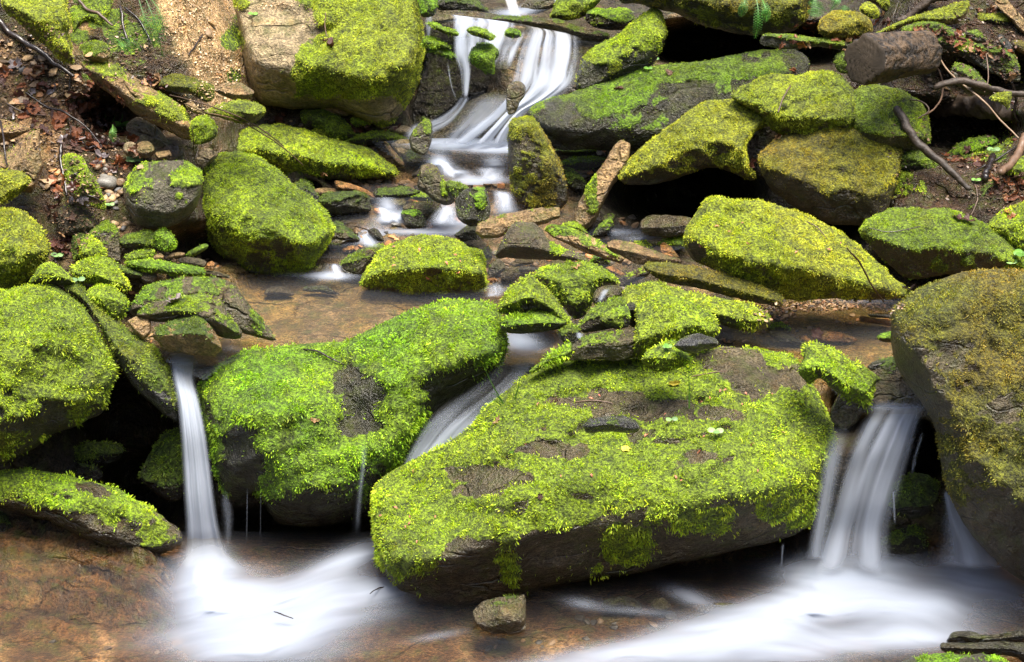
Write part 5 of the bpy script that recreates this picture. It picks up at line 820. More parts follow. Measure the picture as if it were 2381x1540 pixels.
# ------------------------------------------------------------------ small things laid on what is really there
_av = np.concatenate(ALLV); _af = np.concatenate(ALLF)
BVH = BVHTree.FromPolygons(_av.tolist(), _af.tolist(), all_triangles=True)
NGROUND = len(ALLF[0])
def on_ground(u, v):
    r = rays(u, v); r = r/np.linalg.norm(r); h = BVH.ray_cast(Vector(CAM), Vector(r)); return h[2] is not None and h[2] < NGROUND
def hit(u, v):
    r = rays(u, v); r = r/np.linalg.norm(r)
    h = BVH.ray_cast(Vector(CAM), Vector(r))
    if h[0] is None: return pt(u, v, D(u, v)), np.array([0, 0, 1.])
    n = np.array(h[1]); 
    if n@r > 0: n = -n
    return np.array(h[0]), n
RNG = np.random.default_rng(77)
NLEAF = [0]; LITTER = []
def simple_mesh(name, V, F, mat, smooth=True):
    me = bpy.data.meshes.new(name); me.from_pydata([tuple(a) for a in V], [], F); me.materials.append(mat)
    if smooth: me.polygons.foreach_set('use_smooth', [True]*len(me.polygons))
    me.update(); return me
M_LEAF = [plain_mat('leaf_dark_red', (.07, .024, .016), .32, 40, .4, .5, trans=.15), plain_mat('leaf_rust', (.20, .068, .026), .35, 40, .4, .5, trans=.2), plain_mat('leaf_brown', (.10, .05, .028), .35, 40, .4, .5, trans=.15),
          plain_mat('leaf_tan', (.36, .21, .10), .45, 40, .3, .5, trans=.2), plain_mat('leaf_grey', (.16, .13, .13), .25, 40, .3, .4)]
M_PEB = [plain_mat('pebble_tan', (.34, .23, .12), .45, 14, .3), plain_mat('pebble_brown', (.15, .10, .055), .4, 14, .35), plain_mat('pebble_grey', (.13, .125, .115), .4, 14, .3), plain_mat('pebble_orange', (.36, .17, .06), .4, 14, .3), plain_mat('pebble_dark', (.045, .04, .032), .3, 14, .4)]
M_BARK = plain_mat('bark', (.05, .034, .022), .6, 60, .6, 1.0, (1, 1, 1)); M_TWIG = plain_mat('twig_bark', (.085, .052, .034), .5, 30, .4); M_BLACK = plain_mat('wet_black_twig', (.02, .014, .012), .25, 30, .4)
M_PALE = plain_mat('pale_wood', (.30, .20, .12), .5, 25, .3); M_CUT = plain_mat('cut_wood', (.035, .026, .018), .7, 14, .5, .8)
M_GREEN = plain_mat('young_leaf', (.15, .34, .05), .4, 30, .2, .2, trans=.35); M_PGREEN = plain_mat('pale_leaf', (.20, .36, .12), .4, 30, .15, .2, trans=.3); M_FERN = plain_mat('fern_leaf', (.07, .24, .03), .45, 30, .3, .2, trans=.35)
M_YEL = plain_mat('yellow_leaf', (.50, .42, .05), .4, 30, .2, .2, trans=.3)
def leaf_mesh(kind, mat, seed):
    rg = np.random.default_rng(seed); n = 44; th = np.arange(n)/n*2*math.pi
    if kind == 0: r = .5*(.62+.38*np.abs(np.cos(th*2.5))**.7)*(1+.12*np.sin(th*13)); x, y = r*np.cos(th)*1.0, r*np.sin(th)*.95
    elif kind == 1: x = .6*np.cos(th); y = .22*np.sin(th)*(1+.45*np.cos(th*9))
    else: x = .55*np.cos(th); y = .24*np.sin(th)*(1+.08*np.cos(th*11))
    rings = [1.0, .66, .33]; V = []; F = []
    for q in rings: V += [(a*q, b*q, 0) for a, b in zip(x, y)]
    V.append((0, 0, 0)); V = np.array(V)
    c1, c2, ph = rg.uniform(-1.6, 1.6), rg.uniform(.3, 1.9), rg.uniform(0, 6)
    V[:, 2] = c1*V[:, 0]**2+c2*np.abs(V[:, 1])*.35+.05*np.sin(V[:, 0]*12+ph)+.05*np.cos(V[:, 1]*16+ph)
    for k in range(2):
        for i in range(n):
            j = (i+1) % n; F.append((k*n+i, k*n+j, (k+1)*n+j, (k+1)*n+i))
    for i in range(n): F.append((2*n+i, 2*n+(i+1) % n, 3*n))
    # stalk
    b = len(V); V = np.concatenate([V, [(-.5, -.012, 0), (-.5, .012, 0), (-.85, .05, .08), (-.85, .03, .08)]]); F.append((b, b+1, b+2, b+3))
    return simple_mesh('dead_leaf', V, F, mat)
LEAVES = [[leaf_mesh(k, m, 10*i+k+j*77) for k in range(3) for j in range(2)] for i, m in enumerate(M_LEAF)]
def orient(n, spin, tiltj=0.0):
    z = Vector(n); z += Vector(RNG.normal(0, 1, 3))*tiltj; z.normalize()
    q = z.to_track_quat('Z', 'Y'); return (q @ Quaternion((0, 0, 1), spin)).to_euler()
def leaf(u, v, size, ci, label, group=None, kind=None, tj=.35):
    P, n = hit(u, v); s_m = K*P[1]/cp
    me = LEAVES[ci][int(RNG.integers(0, 6)) if kind is None else kind*2]
    o = link('dead_leaf', me, P+n*size*s_m*.10); o.rotation_euler = orient(n, RNG.uniform(0, 6.28), tj); o.scale = (size*s_m,)*3
    tag(o, label, 'leaf', group, 'thing'); return o
def ell(cx, cy, rx, ry):
    a = RNG.uniform(0, 6.28); r = math.sqrt(RNG.random()); return cx+rx*r*math.cos(a), cy+ry*r*math.sin(a)
for zones, lab, grp, cols, smin_, smax in [
    ([(205, 295, 85, 60, 60), (270, 355, 60, 50, 34), (240, 225, 50, 40, 18), (110, 250, 90, 60, 30), (150, 460, 40, 60, 16), (60, 170, 60, 50, 14)], 'dead leaf in the wet brown litter of the left bank', 'fallen leaves on the left bank', [0, 0, 0, 1, 1, 2, 2, 4], 20, 38),
    ([(160, 565, 35, 32, 20), (205, 210, 30, 50, 12), (360, 190, 40, 16, 12)], 'curled leaf in the reddish drifts between the left bank rocks', 'reddish leaf drifts on the left bank', [0, 1, 0, 3], 15, 28),
    ([(1880, 95, 90, 14, 14), (1990, 100, 50, 18, 10), (1870, 60, 25, 18, 5), (2050, 45, 25, 20, 6)], 'rust leaf on the rock ledges around the cut log', 'fallen leaves around the cut log', [0, 1, 1, 3], 14, 26),
    ([(2200, 75, 70, 26, 18), (2280, 110, 70, 20, 16), (2340, 150, 40, 40, 8), (2310, 25, 40, 8, 6)], 'brown leaf strewn on the dark slabs of the upper right', 'fallen leaves on the upper right slabs', [0, 1, 1, 2, 3], 14, 27),
    ([(2250, 370, 60, 22, 22), (2330, 420, 50, 40, 34), (2360, 480, 30, 30, 8), (2360, 300, 20, 60, 6)], 'red brown leaf heaped beside the broken branch at the right edge', 'leaf heap at the right edge', [0, 1, 1, 2, 3], 15, 28),
    ([(838, 300, 26, 12, 12), (640, 275, 40, 10, 8), (900, 300, 30, 10, 4)], 'small dead leaf in the pile behind the wide low boulder', 'leaf pile behind the wide low boulder', [0, 0, 2, 1], 11, 20)]:
    for cx, cy, rx, ry, n in zones:
        for k in range(n):
            u, v = ell(cx, cy, rx, ry); sz = RNG.uniform(smin_, smax)
            if k % 3 == 2 or NLEAF[0] > 265: LITTER.append((u, v, sz*.85, int(RNG.choice(cols))))
            else: NLEAF[0] += 1; leaf(u, v, sz, int(RNG.choice(cols)), lab, grp)
for u, v, s_, c, lab in [(765, 108, 34, 0, 'dark wet leaf stuck on the tall background boulder'), (755, 98, 22, 2, 'second smaller leaf beside the dark wet one on the tall boulder'), (2240, 515, 44, 0, 'dark red leaf lying on top of the low mottled boulder'),
                         (408, 705, 44, 4, 'torn grey wet leaf on the front arched rock'), (1558, 172, 24, 2, 'brown oak leaf on the long dark mossy slab'), (1438, 208, 22, 0, 'dark red leaf at the bend of the long dark slab'), (1740, 380, 30, 0, 'wilted dark leaf wedged between the yellow and olive boulders'),
                         (1815, 312, 28, 3, 'tan leaf behind the olive brown boulder'), (205, 340, 44, 1, 'ring shaped orange oak leaf on the left bank'), (75, 175, 34, 3, 'pale grey oak leaf standing on the left bank'), (1845, 165, 20, 1, 'rust leaf on the moss right of the long slab'),
                         (1690, 800, 26, 3, 'pinkish wet leaf at the near shore of the right pool'), (1625, 1052, 12, 1, 'tiny red bud scale on the huge boulder moss'), (1288, 935, 20, 0, 'dark red leaf scrap on the huge boulder'), (1255, 1155, 16, 0, 'brown leaf scrap in the moss left of the huge boulder centre'), (1900, 778, 30, 0, 'red leaf under water in the right pool')]:
    leaf(u, v, s_, c, lab)
_by = {}
for u, v, sz, c in LITTER:
    P, n = hit(u, v); s_m = K*P[1]/cp; me = LEAVES[c][int(RNG.integers(0, 6))]
    V_ = np.array([q.co[:] for q in me.vertices]); R_ = np.array(orient(n, RNG.uniform(0, 6.28), .4).to_matrix())
    _by.setdefault(0, []).append(((V_*sz*s_m)@R_.T+P+n*.001, [tuple(p.vertices) for p in me.polygons], c))
VV = []; FF = []; MI = []
for V_, f_, c in _by[0]:
    b = sum(len(q) for q in VV) if False else (len(VV) and VV_n or 0); FF += [tuple(i+b for i in t) for t in f_]; MI += [c]*len(f_); VV.append(V_); VV_n = b+len(V_)
VV = np.concatenate(VV); lo3 = VV.mean(0); me = simple_mesh('leaf_litter', VV-lo3, FF, M_LEAF[0])
for m_ in M_LEAF[1:]: me.materials.append(m_)
me.polygons.foreach_set('material_index', MI); tag(link('leaf_litter', me, lo3), 'matted wet brown leaf litter on the two banks', 'leaf litter', kind='stuff')
# pebbles and broken stones: a few shapes, each laid many times
def peb_mesh(mat, seed, sharp, flat):
    import bmesh
    bm = bmesh.new(); bmesh.ops.create_icosphere(bm, subdivisions=3 if not sharp else 2, radius=.5)
    V = np.array([v_.co[:] for v_ in bm.verts]); rg = np.random.default_rng(seed)
    V = V*(1+.25*fbm(V*2.2+seed, 2, seed))[:, None]
    for k in range(9 if sharp else 2):
        n_ = rg.normal(0, 1, 3); n_ /= np.linalg.norm(n_); c_ = rg.uniform(.22, .36) if sharp else rg.uniform(.33, .42)
        q = V@n_; V = V - n_*np.maximum(q-c_, 0)[:, None]
    V[:, 2] *= flat; V[:, 1] *= rg.uniform(.6, .9)
    for v_, c in zip(bm.verts, V): v_.co = c
    me = bpy.data.meshes.new('stone'); bm.to_mesh(me); bm.free(); me.materials.append(mat)
    me.polygons.foreach_set('use_smooth', [not sharp]*len(me.polygons)); me.update(); return me
PEB = {c: [peb_mesh(M_PEB[c], c*9+k, k % 2 == 0, [.45, .6, .35, .75][k]) for k in range(4)] for c in range(5)}
SHARP = (0, 2)
def pebble(u, v, size, c, label, group=None, k=None, name='pebble', cat='pebble', sink=.18):
    P, n = hit(u, v); s_m = K*P[1]/cp
    k = int(RNG.integers(0, 4)) if k is None else k
    n = n*.5+np.array([0, 0, .8]); n /= np.linalg.norm(n)
    o = link(name, PEB[c][k], P+n*size*s_m*(.25-sink)); o.rotation_euler = orient(n, RNG.uniform(0, 6.28), .18); o.scale = (size*s_m*RNG.uniform(.8, 1.3), size*s_m, size*s_m)
    tag(o, label, cat, group, 'thing'); return o
for zones, lab, grp, cols, a_, b_, kk in [
    ([(265, 455, 20, 60, 16), (240, 400, 22, 22, 9), (275, 520, 30, 14, 6)], 'rounded pebble in the narrow run of pebbles left of the grey bare sided boulder', 'rounded pebbles beside the grey boulder', [0, 1, 2, 0], 13, 27, (1, 3)),
    ([(40, 130, 60, 60, 10), (110, 190, 90, 60, 14), (60, 320, 50, 40, 8), (130, 420, 60, 40, 14), (50, 220, 60, 60, 10), (200, 450, 40, 40, 8), (360, 250, 30, 14, 4)], 'broken tan stone in the litter of the left bank', 'broken stones on the left bank', [0, 0, 3, 1], 14, 44, (0, 2)),
    ([(440, 605, 45, 12, 10), (360, 600, 60, 20, 8), (330, 680, 30, 20, 5), (340, 790, 24, 16, 5), (480, 620, 30, 9, 6)], 'little tan stone on the left shore of the brown pool', 'little stones on the left shore', [0, 3, 1, 0], 10, 24, (0, 2)),
    ([(455, 70, 60, 80, 16), (520, 190, 40, 30, 8), (420, 20, 30, 20, 5)], 'flat tan flake in the sandy gully', 'flakes in the sandy gully', [0, 0, 3], 7, 17, (0, 2)),
    ([(870, 330, 60, 24, 10), (950, 350, 40, 30, 8), (700, 290, 60, 10, 5), (930, 440, 60, 14, 7), (820, 440, 40, 14, 6)], 'small stone among the rocks behind the wide low boulder', 'small stones beside the upper pool', [1, 0, 4, 2], 10, 26, (0, 1, 2)),
    ([(1200, 600, 60, 26, 18), (1330, 600, 60, 20, 12), (1160, 640, 30, 24, 10), (1480, 590, 60, 18, 12), (1390, 560, 40, 16, 8), (1450, 600, 90, 14, 14), (1150, 600, 40, 20, 8), (1430, 700, 50, 30, 10), (1360, 740, 40, 24, 6), (1180, 540, 80, 14, 8)], 'small stone around the brown slab pile', 'small stones around the slab pile', [1, 1, 4, 3, 2], 12, 30, (0, 1, 2)),
    ([(1350, 355, 60, 12, 8), (1330, 400, 36, 16, 8), (1000, 490, 130, 44, 48), (820, 560, 60, 30, 14), (920, 560, 90, 20, 14), (860, 440, 90, 30, 16), (1110, 440, 60, 20, 8), (980, 430, 40, 30, 8), (1420, 520, 60, 20, 7)], 'wet stone in the stepped run of the stream', 'wet stones in the stepped run', [4, 1, 1, 3], 18, 44, (0, 2)),
    ([(1780, 745, 60, 12, 10), (1720, 790, 40, 8, 6), (1830, 770, 60, 14, 8), (2000, 745, 70, 14, 7)], 'thin stone on the shore of the right pool', 'thin stones by the right pool', [1, 3, 4, 0], 10, 26, (0, 2)),
    ([(2180, 180, 26, 30, 8), (2230, 200, 40, 20, 6), (2330, 200, 40, 40, 8), (2270, 30, 80, 20, 6), (2120, 60, 40, 20, 4)], 'dark stone in the soil of the right bank', 'dark stones on the right bank', [4, 1, 2], 12, 30, (0, 2)),
    ([(260, 1500, 160, 24, 4), (1450, 1440, 120, 20, 8), (1350, 1500, 160, 20, 6), (1180, 1500, 90, 14, 5)], 'submerged stone in the clear part of the bottom pool', 'submerged stones in the bottom pool', [1, 4, 4], 18, 40, (0, 2))]:
    for cx, cy, rx, ry, n in zones:
        for q in range(n):
            for _t in range(9):
                u, v = ell(cx, cy, rx, ry)
                if on_ground(u, v): break
            else: continue
            pebble(u, v, RNG.uniform(a_, b_)*RNG.uniform(.75, 1.1), int(RNG.choice(cols)), lab, grp, int(RNG.choice(kk)), *(('stone', 'stone') if kk == (0, 2) else ('pebble', 'pebble')))
for u, v, s_, c, k, lab in [(490, 55, 40, 0, 0, 'upper of two pale flat stones in the sandy gully'), (485, 78, 42, 0, 2, 'lower of two pale flat stones in the sandy gully'), (52, 165, 26, 2, 1, 'round grey pebble beside the pale oak leaf'), (248, 428, 44, 2, 3, 'largest rounded pebble under the narrow mossy slab'),
                            (325, 392, 30, 0, 2, 'pale chip stone between the cobbles and the grey boulder'), (205, 130, 22, 0, 0, 'loose pale stone on the bank below the branch')]:
    pebble(u, v, s_, c, lab, None, k, 'stone', 'stone')
# gravel and litter that nobody could count
def gravel(name, label, zones, cols, a_, b_, n_each):
    VV = []; FF = []; CC = []; nb = 0; base = PEB[0][0]; bv = np.array([q.co[:] for q in base.vertices]); bf = np.array([tuple(p.vertices) for p in base.polygons])
    for (cx, cy, rx, ry), n in zip(zones, n_each):
        for q in range(n):
            u, v = ell(cx, cy, rx, ry); P, nn_ = hit(u, v); s_m = K*P[1]/cp; sz = RNG.uniform(a_, b_)*s_m
            R = np.array(orient(np.array([0, 0, 1.]), RNG.uniform(0, 6.3), .4).to_matrix())
            VV.append((bv*np.array([1.2, .9, .8])*sz)@R.T+P+nn_*sz*.15); FF.append(bf+nb); nb += len(bv)
            CC.append(np.tile(np.array(cols[int(RNG.integers(0, len(cols)))])*RNG.uniform(.6, 1.4), (len(bv), 1)))
    VV = np.concatenate(VV); lo3 = VV.mean(0)
    me = mesh_np(name, VV-lo3, np.concatenate(FF), MOSS_G, dict(mc=np.concatenate(CC)), smooth=False); tag(link(name, me, lo3), label, name, kind='stuff')
MOSS_G = make_blade_mat('gravel_grains', 'mc', 0.0, .4, .5)
gravel('gravel', 'fine reddish gravel strip on the shore below the broad yellow green boulder', [(1880, 712, 110, 14), (1990, 706, 90, 10), (1800, 735, 50, 16), (2060, 715, 50, 14)], [(.30, .16, .08), (.14, .09, .05), (.36, .24, .13), (.07, .05, .04)], 5, 13, [260, 220, 100, 90])
gravel('gravel', 'crumbs of tan grit scattered down the sandy gully', [(440, 60, 60, 90), (500, 170, 60, 50), (640, 15, 40, 12), (470, 240, 60, 30)], [(.46, .32, .17), (.32, .2, .1), (.55, .42, .26)], 3, 8, [420, 260, 60, 120])
gravel('gravel', 'dark soil crumbs and chips on the left bank', [(80, 200, 110, 150), (200, 380, 90, 110), (180, 520, 60, 60), (300, 110, 60, 90)], [(.05, .03, .02), (.10, .06, .035), (.30, .2, .11)], 4, 11, [700, 520, 200, 160])
gravel('gravel', 'soil and chips on the dark right bank', [(2250, 150, 140, 120), (2200, 350, 140, 120), (2330, 440, 60, 60)], [(.05, .03, .02), (.09, .05, .03), (.14, .09, .05)], 4, 11, [520, 320, 160])

GP, GF, GM = GND
r_ = blades(GP, GF, GM, np.tile(np.array(MT['L']), (len(GP), 1)), vnormals(GP, GF)*(-1 if vnormals(GP, GF)[:, 1].mean() > 0 else 1), 1.3*.42/((5.5*.00105)**2*.34), 5.5*.00105, 1.6*.00105, 9)
if r_ is not None:
    lo3 = r_[0].mean(0); tag(link('bank_moss', mesh_np('bank_moss', r_[0]-lo3, r_[1], MOSS, dict(mc=r_[2]), smooth=False), lo3), 'moss spreading over the soil of the banks', 'moss', kind='stuff')
# sticks, roots, logs
def tube(name, label, cat, pts_, mat, lift=.5, n=60, sides=10, noise=.3, parent=None, ends=None, loose=True):
    Q = np.array(pts_, float); t = np.linspace(0, len(Q)-1, n); C = []
    for tt in t:
        i = min(int(tt), len(Q)-2); f = tt-i; p0, p1, p2, p3 = Q[max(i-1, 0)], Q[i], Q[i+1], Q[min(i+2, len(Q)-1)]
        C.append(.5*((2*p1)+(-p0+p2)*f+(2*p0-5*p1+4*p2-p3)*f*f+(-p0+3*p1-3*p2+p3)*f**3))
    C = np.array(C); jt = np.linspace(0, len(Q)*1.7, n); C[:, 0] += fbm(np.stack([jt, jt*0+len(label), jt*0], 1), 3, 5)*min(3.5, .6+C[:, 2].mean()*.5); C[:, 1] += fbm(np.stack([jt, jt*0+len(label)+9, jt*0], 1), 3, 6)*min(3.5, .6+C[:, 2].mean()*.5); hy = np.array([hit(a, b)[0][1] for a, b in C[:, :2]])
    if ends is None:
        lin = np.linspace(hy[0], hy[-1], n); lin = lin - max(0, (lin-hy).max()) if loose else np.minimum(lin, hy)
        if not loose:
            lin = hy.copy()
            for _ in range(8): lin = np.minimum(hy, np.convolve(np.pad(lin, 1, 'edge'), [.25, .5, .25], 'valid'))
    else: lin = np.linspace(ends[0], ends[1], n)
    s_m = K*lin/cp; r = C[:, 2]*s_m; P = pt(C[:, 0], C[:, 1], lin - r*lift)
    T = np.gradient(P, axis=0); T /= np.linalg.norm(T, axis=1, keepdims=True)
    A = np.cross(T, [0, 0, 1.]); A /= np.linalg.norm(A, axis=1, keepdims=True)+1e-9; B_ = np.cross(T, A)
    V = []; a = np.arange(sides)/sides*2*math.pi
    for i in range(n):
        rr = r[i]*(1+noise*fbm(np.stack([np.cos(a)*2, np.sin(a)*2, a*0+i*.35], 1), 3, len(label or name)))
        if i in (0, n-1): rr = rr*.72
        V.append(P[i]+(A[i]*np.cos(a)[:, None]+B_[i]*np.sin(a)[:, None])*rr[:, None])
    V = np.concatenate(V+[P[:1]-T[:1]*r[0]*.2, P[-1:]+T[-1:]*r[-1]*.2]); F = []
    for i in range(n-1):
        for j in range(sides): k = (j+1) % sides; F.append((i*sides+j, (i+1)*sides+j, (i+1)*sides+k, i*sides+k))
    for j in range(sides): F.append((n*sides, j, (j+1) % sides)); F.append((n*sides+1, (n-1)*sides+(j+1) % sides, (n-1)*sides+j))
    lo3 = P[n//2] if parent is None else np.zeros(3)
    me = simple_mesh(name, V-lo3, F, mat); o = link(name, me, lo3 if parent is None else (0, 0, 0), parent)
    if parent is None: tag(o, label, cat, kind='thing')
    else: o.location = -np.array(parent.location)
    return o
tube('branch', 'thick fallen branch leaning down over the dark boulder under the cut log', 'branch', [(2082, 254, 9), (2100, 278, 10), (2118, 312, 10), (2150, 350, 9.5), (2190, 380, 8.5), (2225, 412, 7.5), (2254, 442, 5)], M_BARK, lift=1.2)
tube('branch', 'thick dark branch slanting across the top right', 'branch', [(2090, 50, 7), (2110, 42, 8), (2140, 18, 9), (2170, -5, 10), (2225, -10, 9)], M_BARK)
tube('branch', 'broken forked branch in the leaves at the right edge', 'branch', [(2380, 318, 9), (2368, 350, 9), (2350, 380, 9), (2325, 402, 8)], M_TWIG)
tube('branch', 'mossy stub of branch standing in the red leaves at the right', 'branch', [(2308, 362, 8), (2300, 385, 8), (2290, 415, 8)], M_BLACK)
tube('twig', 'long thin twig crossing the upper right from log to lower edge', 'twig', [(2165, 105, 1.6), (2200, 160, 2.0), (2240, 200, 2.2), (2282, 232, 2.2), (2330, 285, 2.0), (2368, 322, 1.6)], M_PALE)
tube('twig', 'looping root hanging beside the cut log', 'root', [(2175, 155, 1.6), (2190, 185, 1.8), (2190, 220, 2), (2175, 250, 2), (2150, 268, 1.8)], M_TWIG)
tube('twig', 'curved root looping over the boulder left of the long twig', 'root', [(2115, 232, 1.5), (2145, 238, 1.8), (2158, 258, 1.8), (2130, 277, 1.5)], M_TWIG)
tube('twig', 'stick leaning on the boulder in the centre of the mossy group', 'twig', [(1838, 200, 1.6), (1822, 225, 1.8), (1808, 262, 2)], M_TWIG)
tube('twig', 'bent dark twig on the broad yellow green boulder', 'twig', [(1968, 577, 1.6), (1995, 605, 2.2), (2008, 630, 2.2), (2030, 668, 2), (2055, 702, 1.6)], M_TWIG)
tube('twig', 'short twig lying high on the broad yellow green boulder', 'twig', [(1875, 515, 1), (1900, 530, 1.3), (1922, 555, 1)], M_TWIG)
tube('twig', 'thin twig lying on the low mottled boulder', 'twig', [(2020, 530, 1), (2070, 540, 1.4), (2140, 527, 1)], M_BLACK)
tube('branch', 'wet black branch with white specks crossing the upper left bank', 'branch', [(-10, 40, 7), (20, 75, 6), (55, 98, 6), (95, 122, 6), (125, 148, 5), (172, 178, 4)], M_BLACK)
tube('twig', 'dark root hanging down from the end of the wet black branch', 'root', [(166, 175, 3), (163, 195, 2.5), (160, 212, 2)], M_BLACK)
tube('twig', 'dark root drooping through the hanging moss at the upper left', 'root', [(280, 15, 3.2), (284, 40, 3.2), (288, 70, 3), (297, 95, 2.4)], M_BLACK)
tube('twig', 'second dark root running right through the hanging moss', 'root', [(290, 18, 2.2), (320, 45, 2.4), (340, 75, 2.2), (350, 98, 1.6)], M_BLACK)
tube('twig', 'blackish upright stick against the narrow mossy slab', 'stick', [(142, 335, 3.6), (140, 375, 4.2), (150, 420, 4.2), (156, 455, 3)], M_BLACK)
tube('twig', 'small crooked twig at the foot of the narrow mossy slab', 'twig', [(190, 430, 2), (200, 452, 2), (222, 460, 2), (236, 472, 1.6)], M_BLACK)
tube('twig', 'straight dark twig lying in the sandy gully', 'twig', [(438, 128, 1.4), (455, 105, 2), (472, 80, 1.6)], M_BLACK)
tube('twig', 'upper of two red brown twigs arching over the left rocks', 'twig', [(395, 222, 1), (450, 235, 1.4), (530, 262, 1.6), (600, 296, 1.5), (660, 340, 1.2)], M_TWIG)
tube('twig', 'lower of two red brown twigs arching over the left rocks', 'twig', [(430, 242, 1), (480, 262, 1.4), (550, 280, 1.4), (640, 330, 1.4), (706, 385, 1)], M_TWIG)
tube('twig', 'thin stem standing in front of the tilted bank slab', 'twig', [(447, 300, 1), (450, 335, 1.3), (452, 372, 1)], M_TWIG)
tube('twig', 'two thin dark stalks at the left edge over the tan rocks', 'twig', [(0, 280, 2), (8, 320, 2.4), (14, 375, 2), (20, 395, 1.4)], M_BLACK)
tube('twig', 'small bent twig on the tall background boulder', 'twig', [(757, 30, 1), (755, 60, 1.3), (760, 85, 1)], M_TWIG)
tube('twig', 'black twig caught on top of the mossy pool boulder', 'twig', [(706, 812, 1.6), (740, 818, 2.2), (770, 834, 2), (800, 848, 1.4)], M_BLACK)
tube('twig', 'thin twig lying at the back of the huge boulder', 'twig', [(1607, 876, 1), (1640, 870, 1.4), (1688, 862, 1)], M_TWIG)
tube('twig', 'dark twig on the moss above the flat dark stone', 'twig', [(1335, 936, 1.2), (1380, 932, 1.6), (1425, 938, 1.1)], M_TWIG)
tube('twig', 'twig awash in the midstream foam right of the moss topped stone', 'twig', [(1138, 422, 1), (1150, 432, 1.4), (1162, 442, 1.2)], M_BLACK)
tube('twig', 'dark twig near the small cascade by the egg shaped boulder', 'twig', [(822, 527, 1), (850, 533, 1.4), (872, 548, 1)], M_BLACK)
tube('twig', 'bent twig poking out behind the dark wet stone of the right pool', 'twig', [(2025, 853, 1), (2045, 847, 1.6), (2058, 838, 1)], M_BLACK)
tube('twig', 'curved twig sticking out left of the huge boulder over the foam', 'twig', [(860, 1380, 1), (880, 1368, 1.6), (908, 1364, 2)], M_BLACK, ends=(4.62, 4.72))
tube('twig', 'short twig floating on the white foam', 'twig', [(636, 1422, 1), (655, 1428, 1.8), (682, 1438, 1.2)], M_BLACK, ends=(4.52, 4.50))
tube('twig', 'dark stub stuck in the leaf drift above the big round left boulder', 'stick', [(128, 592, 3), (129, 605, 3.2), (129, 612, 3)], M_BLACK)
tube('driftwood', 'curled wood curl by the dark roots at the far right pool', 'driftwood', [(2100, 668, 3), (2115, 672, 3.6), (2125, 664, 3), (2138, 664, 1.5)], M_BLACK)
tube('branch', 'rotting dark branch under the leaf strewn slab at the upper right', 'branch', [(2170, 205, 6), (2215, 190, 8), (2270, 196, 8), (2330, 214, 7), (2390, 218, 6)], M_BARK, noise=.4)
tube('branch', 'dark root curling down at the far upper right edge', 'root', [(2352, 190, 3), (2362, 230, 3.4), (2356, 262, 3), (2370, 285, 2.4)], M_BLACK)
tube('twig', 'thin hanging rootlet right of the long dark slab', 'root', [(2292, 125, 1.2), (2297, 160, 1.4), (2296, 190, 1.2), (2288, 215, 1)], M_TWIG)
tube('twig', 'thin dark twig propped against the thick slanting branch', 'twig', [(2098, 48, 1.6), (2108, 30, 2), (2112, 16, 1.4)], M_BLACK)
tube('twig', 'twig lying in the leaves right of the broken branch', 'twig', [(2270, 395, 2), (2310, 375, 2.4), (2350, 350, 2.2), (2385, 330, 2)], M_BLACK)
tube('twig', 'thin upright twig left of the leaf heap at the right edge', 'twig', [(2266, 428, 1), (2272, 460, 1.4), (2258, 500, 1.2)], M_TWIG)
tube('branch', 'pale bent root at the very top of the left bank', 'root', [(180, -5, 3), (200, 22, 3.6), (232, 34, 3.4), (262, 60, 2.4)], M_TWIG)
tube('twig', 'dark root trailing through the leaf litter of the left bank', 'root', [(60, 215, 2), (110, 250, 2.6), (150, 262, 2.6), (205, 300, 2.2), (240, 345, 1.8)], M_BLACK)
tube('twig', 'wet twig across the litter above the tan rocks', 'twig', [(15, 240, 1.6), (55, 262, 2), (100, 268, 1.6)], M_TWIG)
# the sawn log
lg = bpy.data.objects.new('sawn_log', None); COL.objects.link(lg); tag(lg, 'short sawn log with a dark cut end lying on the mossy boulders', 'log', kind='thing')
A0 = pt(2010, 139, 5.66); B0 = pt(2146, 124, 5.86); lg.location = (A0+B0)/2
ax = (B0-A0); Lg = np.linalg.norm(ax); ax /= Lg; e1 = np.cross(ax, [0, 0, 1.]); e1 /= np.linalg.norm(e1); e2 = np.cross(e1, ax)
nr, ns = 40, 48; V = []; th = np.arange(ns)/ns*2*math.pi; R0 = 58*K*5.7/cp
for i in range(nr):
    t = i/(nr-1); r = R0*(1-.14*t)*(1 if t < .92 else 1-((t-.92)/.08)**2*.45)
    q = np.stack([np.cos(th)*1.6, np.sin(th)*1.6, th*0+t*1.1], 1); rr = r*(1+.16*fbm(q, 3, 5)-.22*np.abs(fbm(np.stack([np.cos(th)*5, np.sin(th)*5, th*0+t*1.3], 1), 3, 6))-.10*sstep(.25, .5, fbm(np.stack([np.cos(th)*3, np.sin(th)*3, th*0+t*2.6], 1), 2, 9)))
    if i == 0: rr = rr*.985
    V.append(A0+ax*Lg*1.12*t+(e1*np.cos(th)[:, None]*.92+e2*np.sin(th)[:, None])*rr[:, None])
V = np.concatenate(V+[[A0+ax*Lg*1.13]]); F = [(i*ns+j, i*ns+(j+1) % ns, (i+1)*ns+(j+1) % ns, (i+1)*ns+j) for i in range(nr-1) for j in range(ns)]+[((nr-1)*ns+j, (nr-1)*ns+(j+1) % ns, nr*ns) for j in range(ns)]
m_, t_, N, L = new_mat('log_bark')
tc = N('NewGeometry').outputs['Position']; mp = N('Mapping'); mp.inputs['Rotation'].default_value = (0, .1, -math.atan2(ax[1], ax[0])); mp.inputs['Scale'].default_value = (5, 48, 48); L(tc, mp.inputs['Vector'])
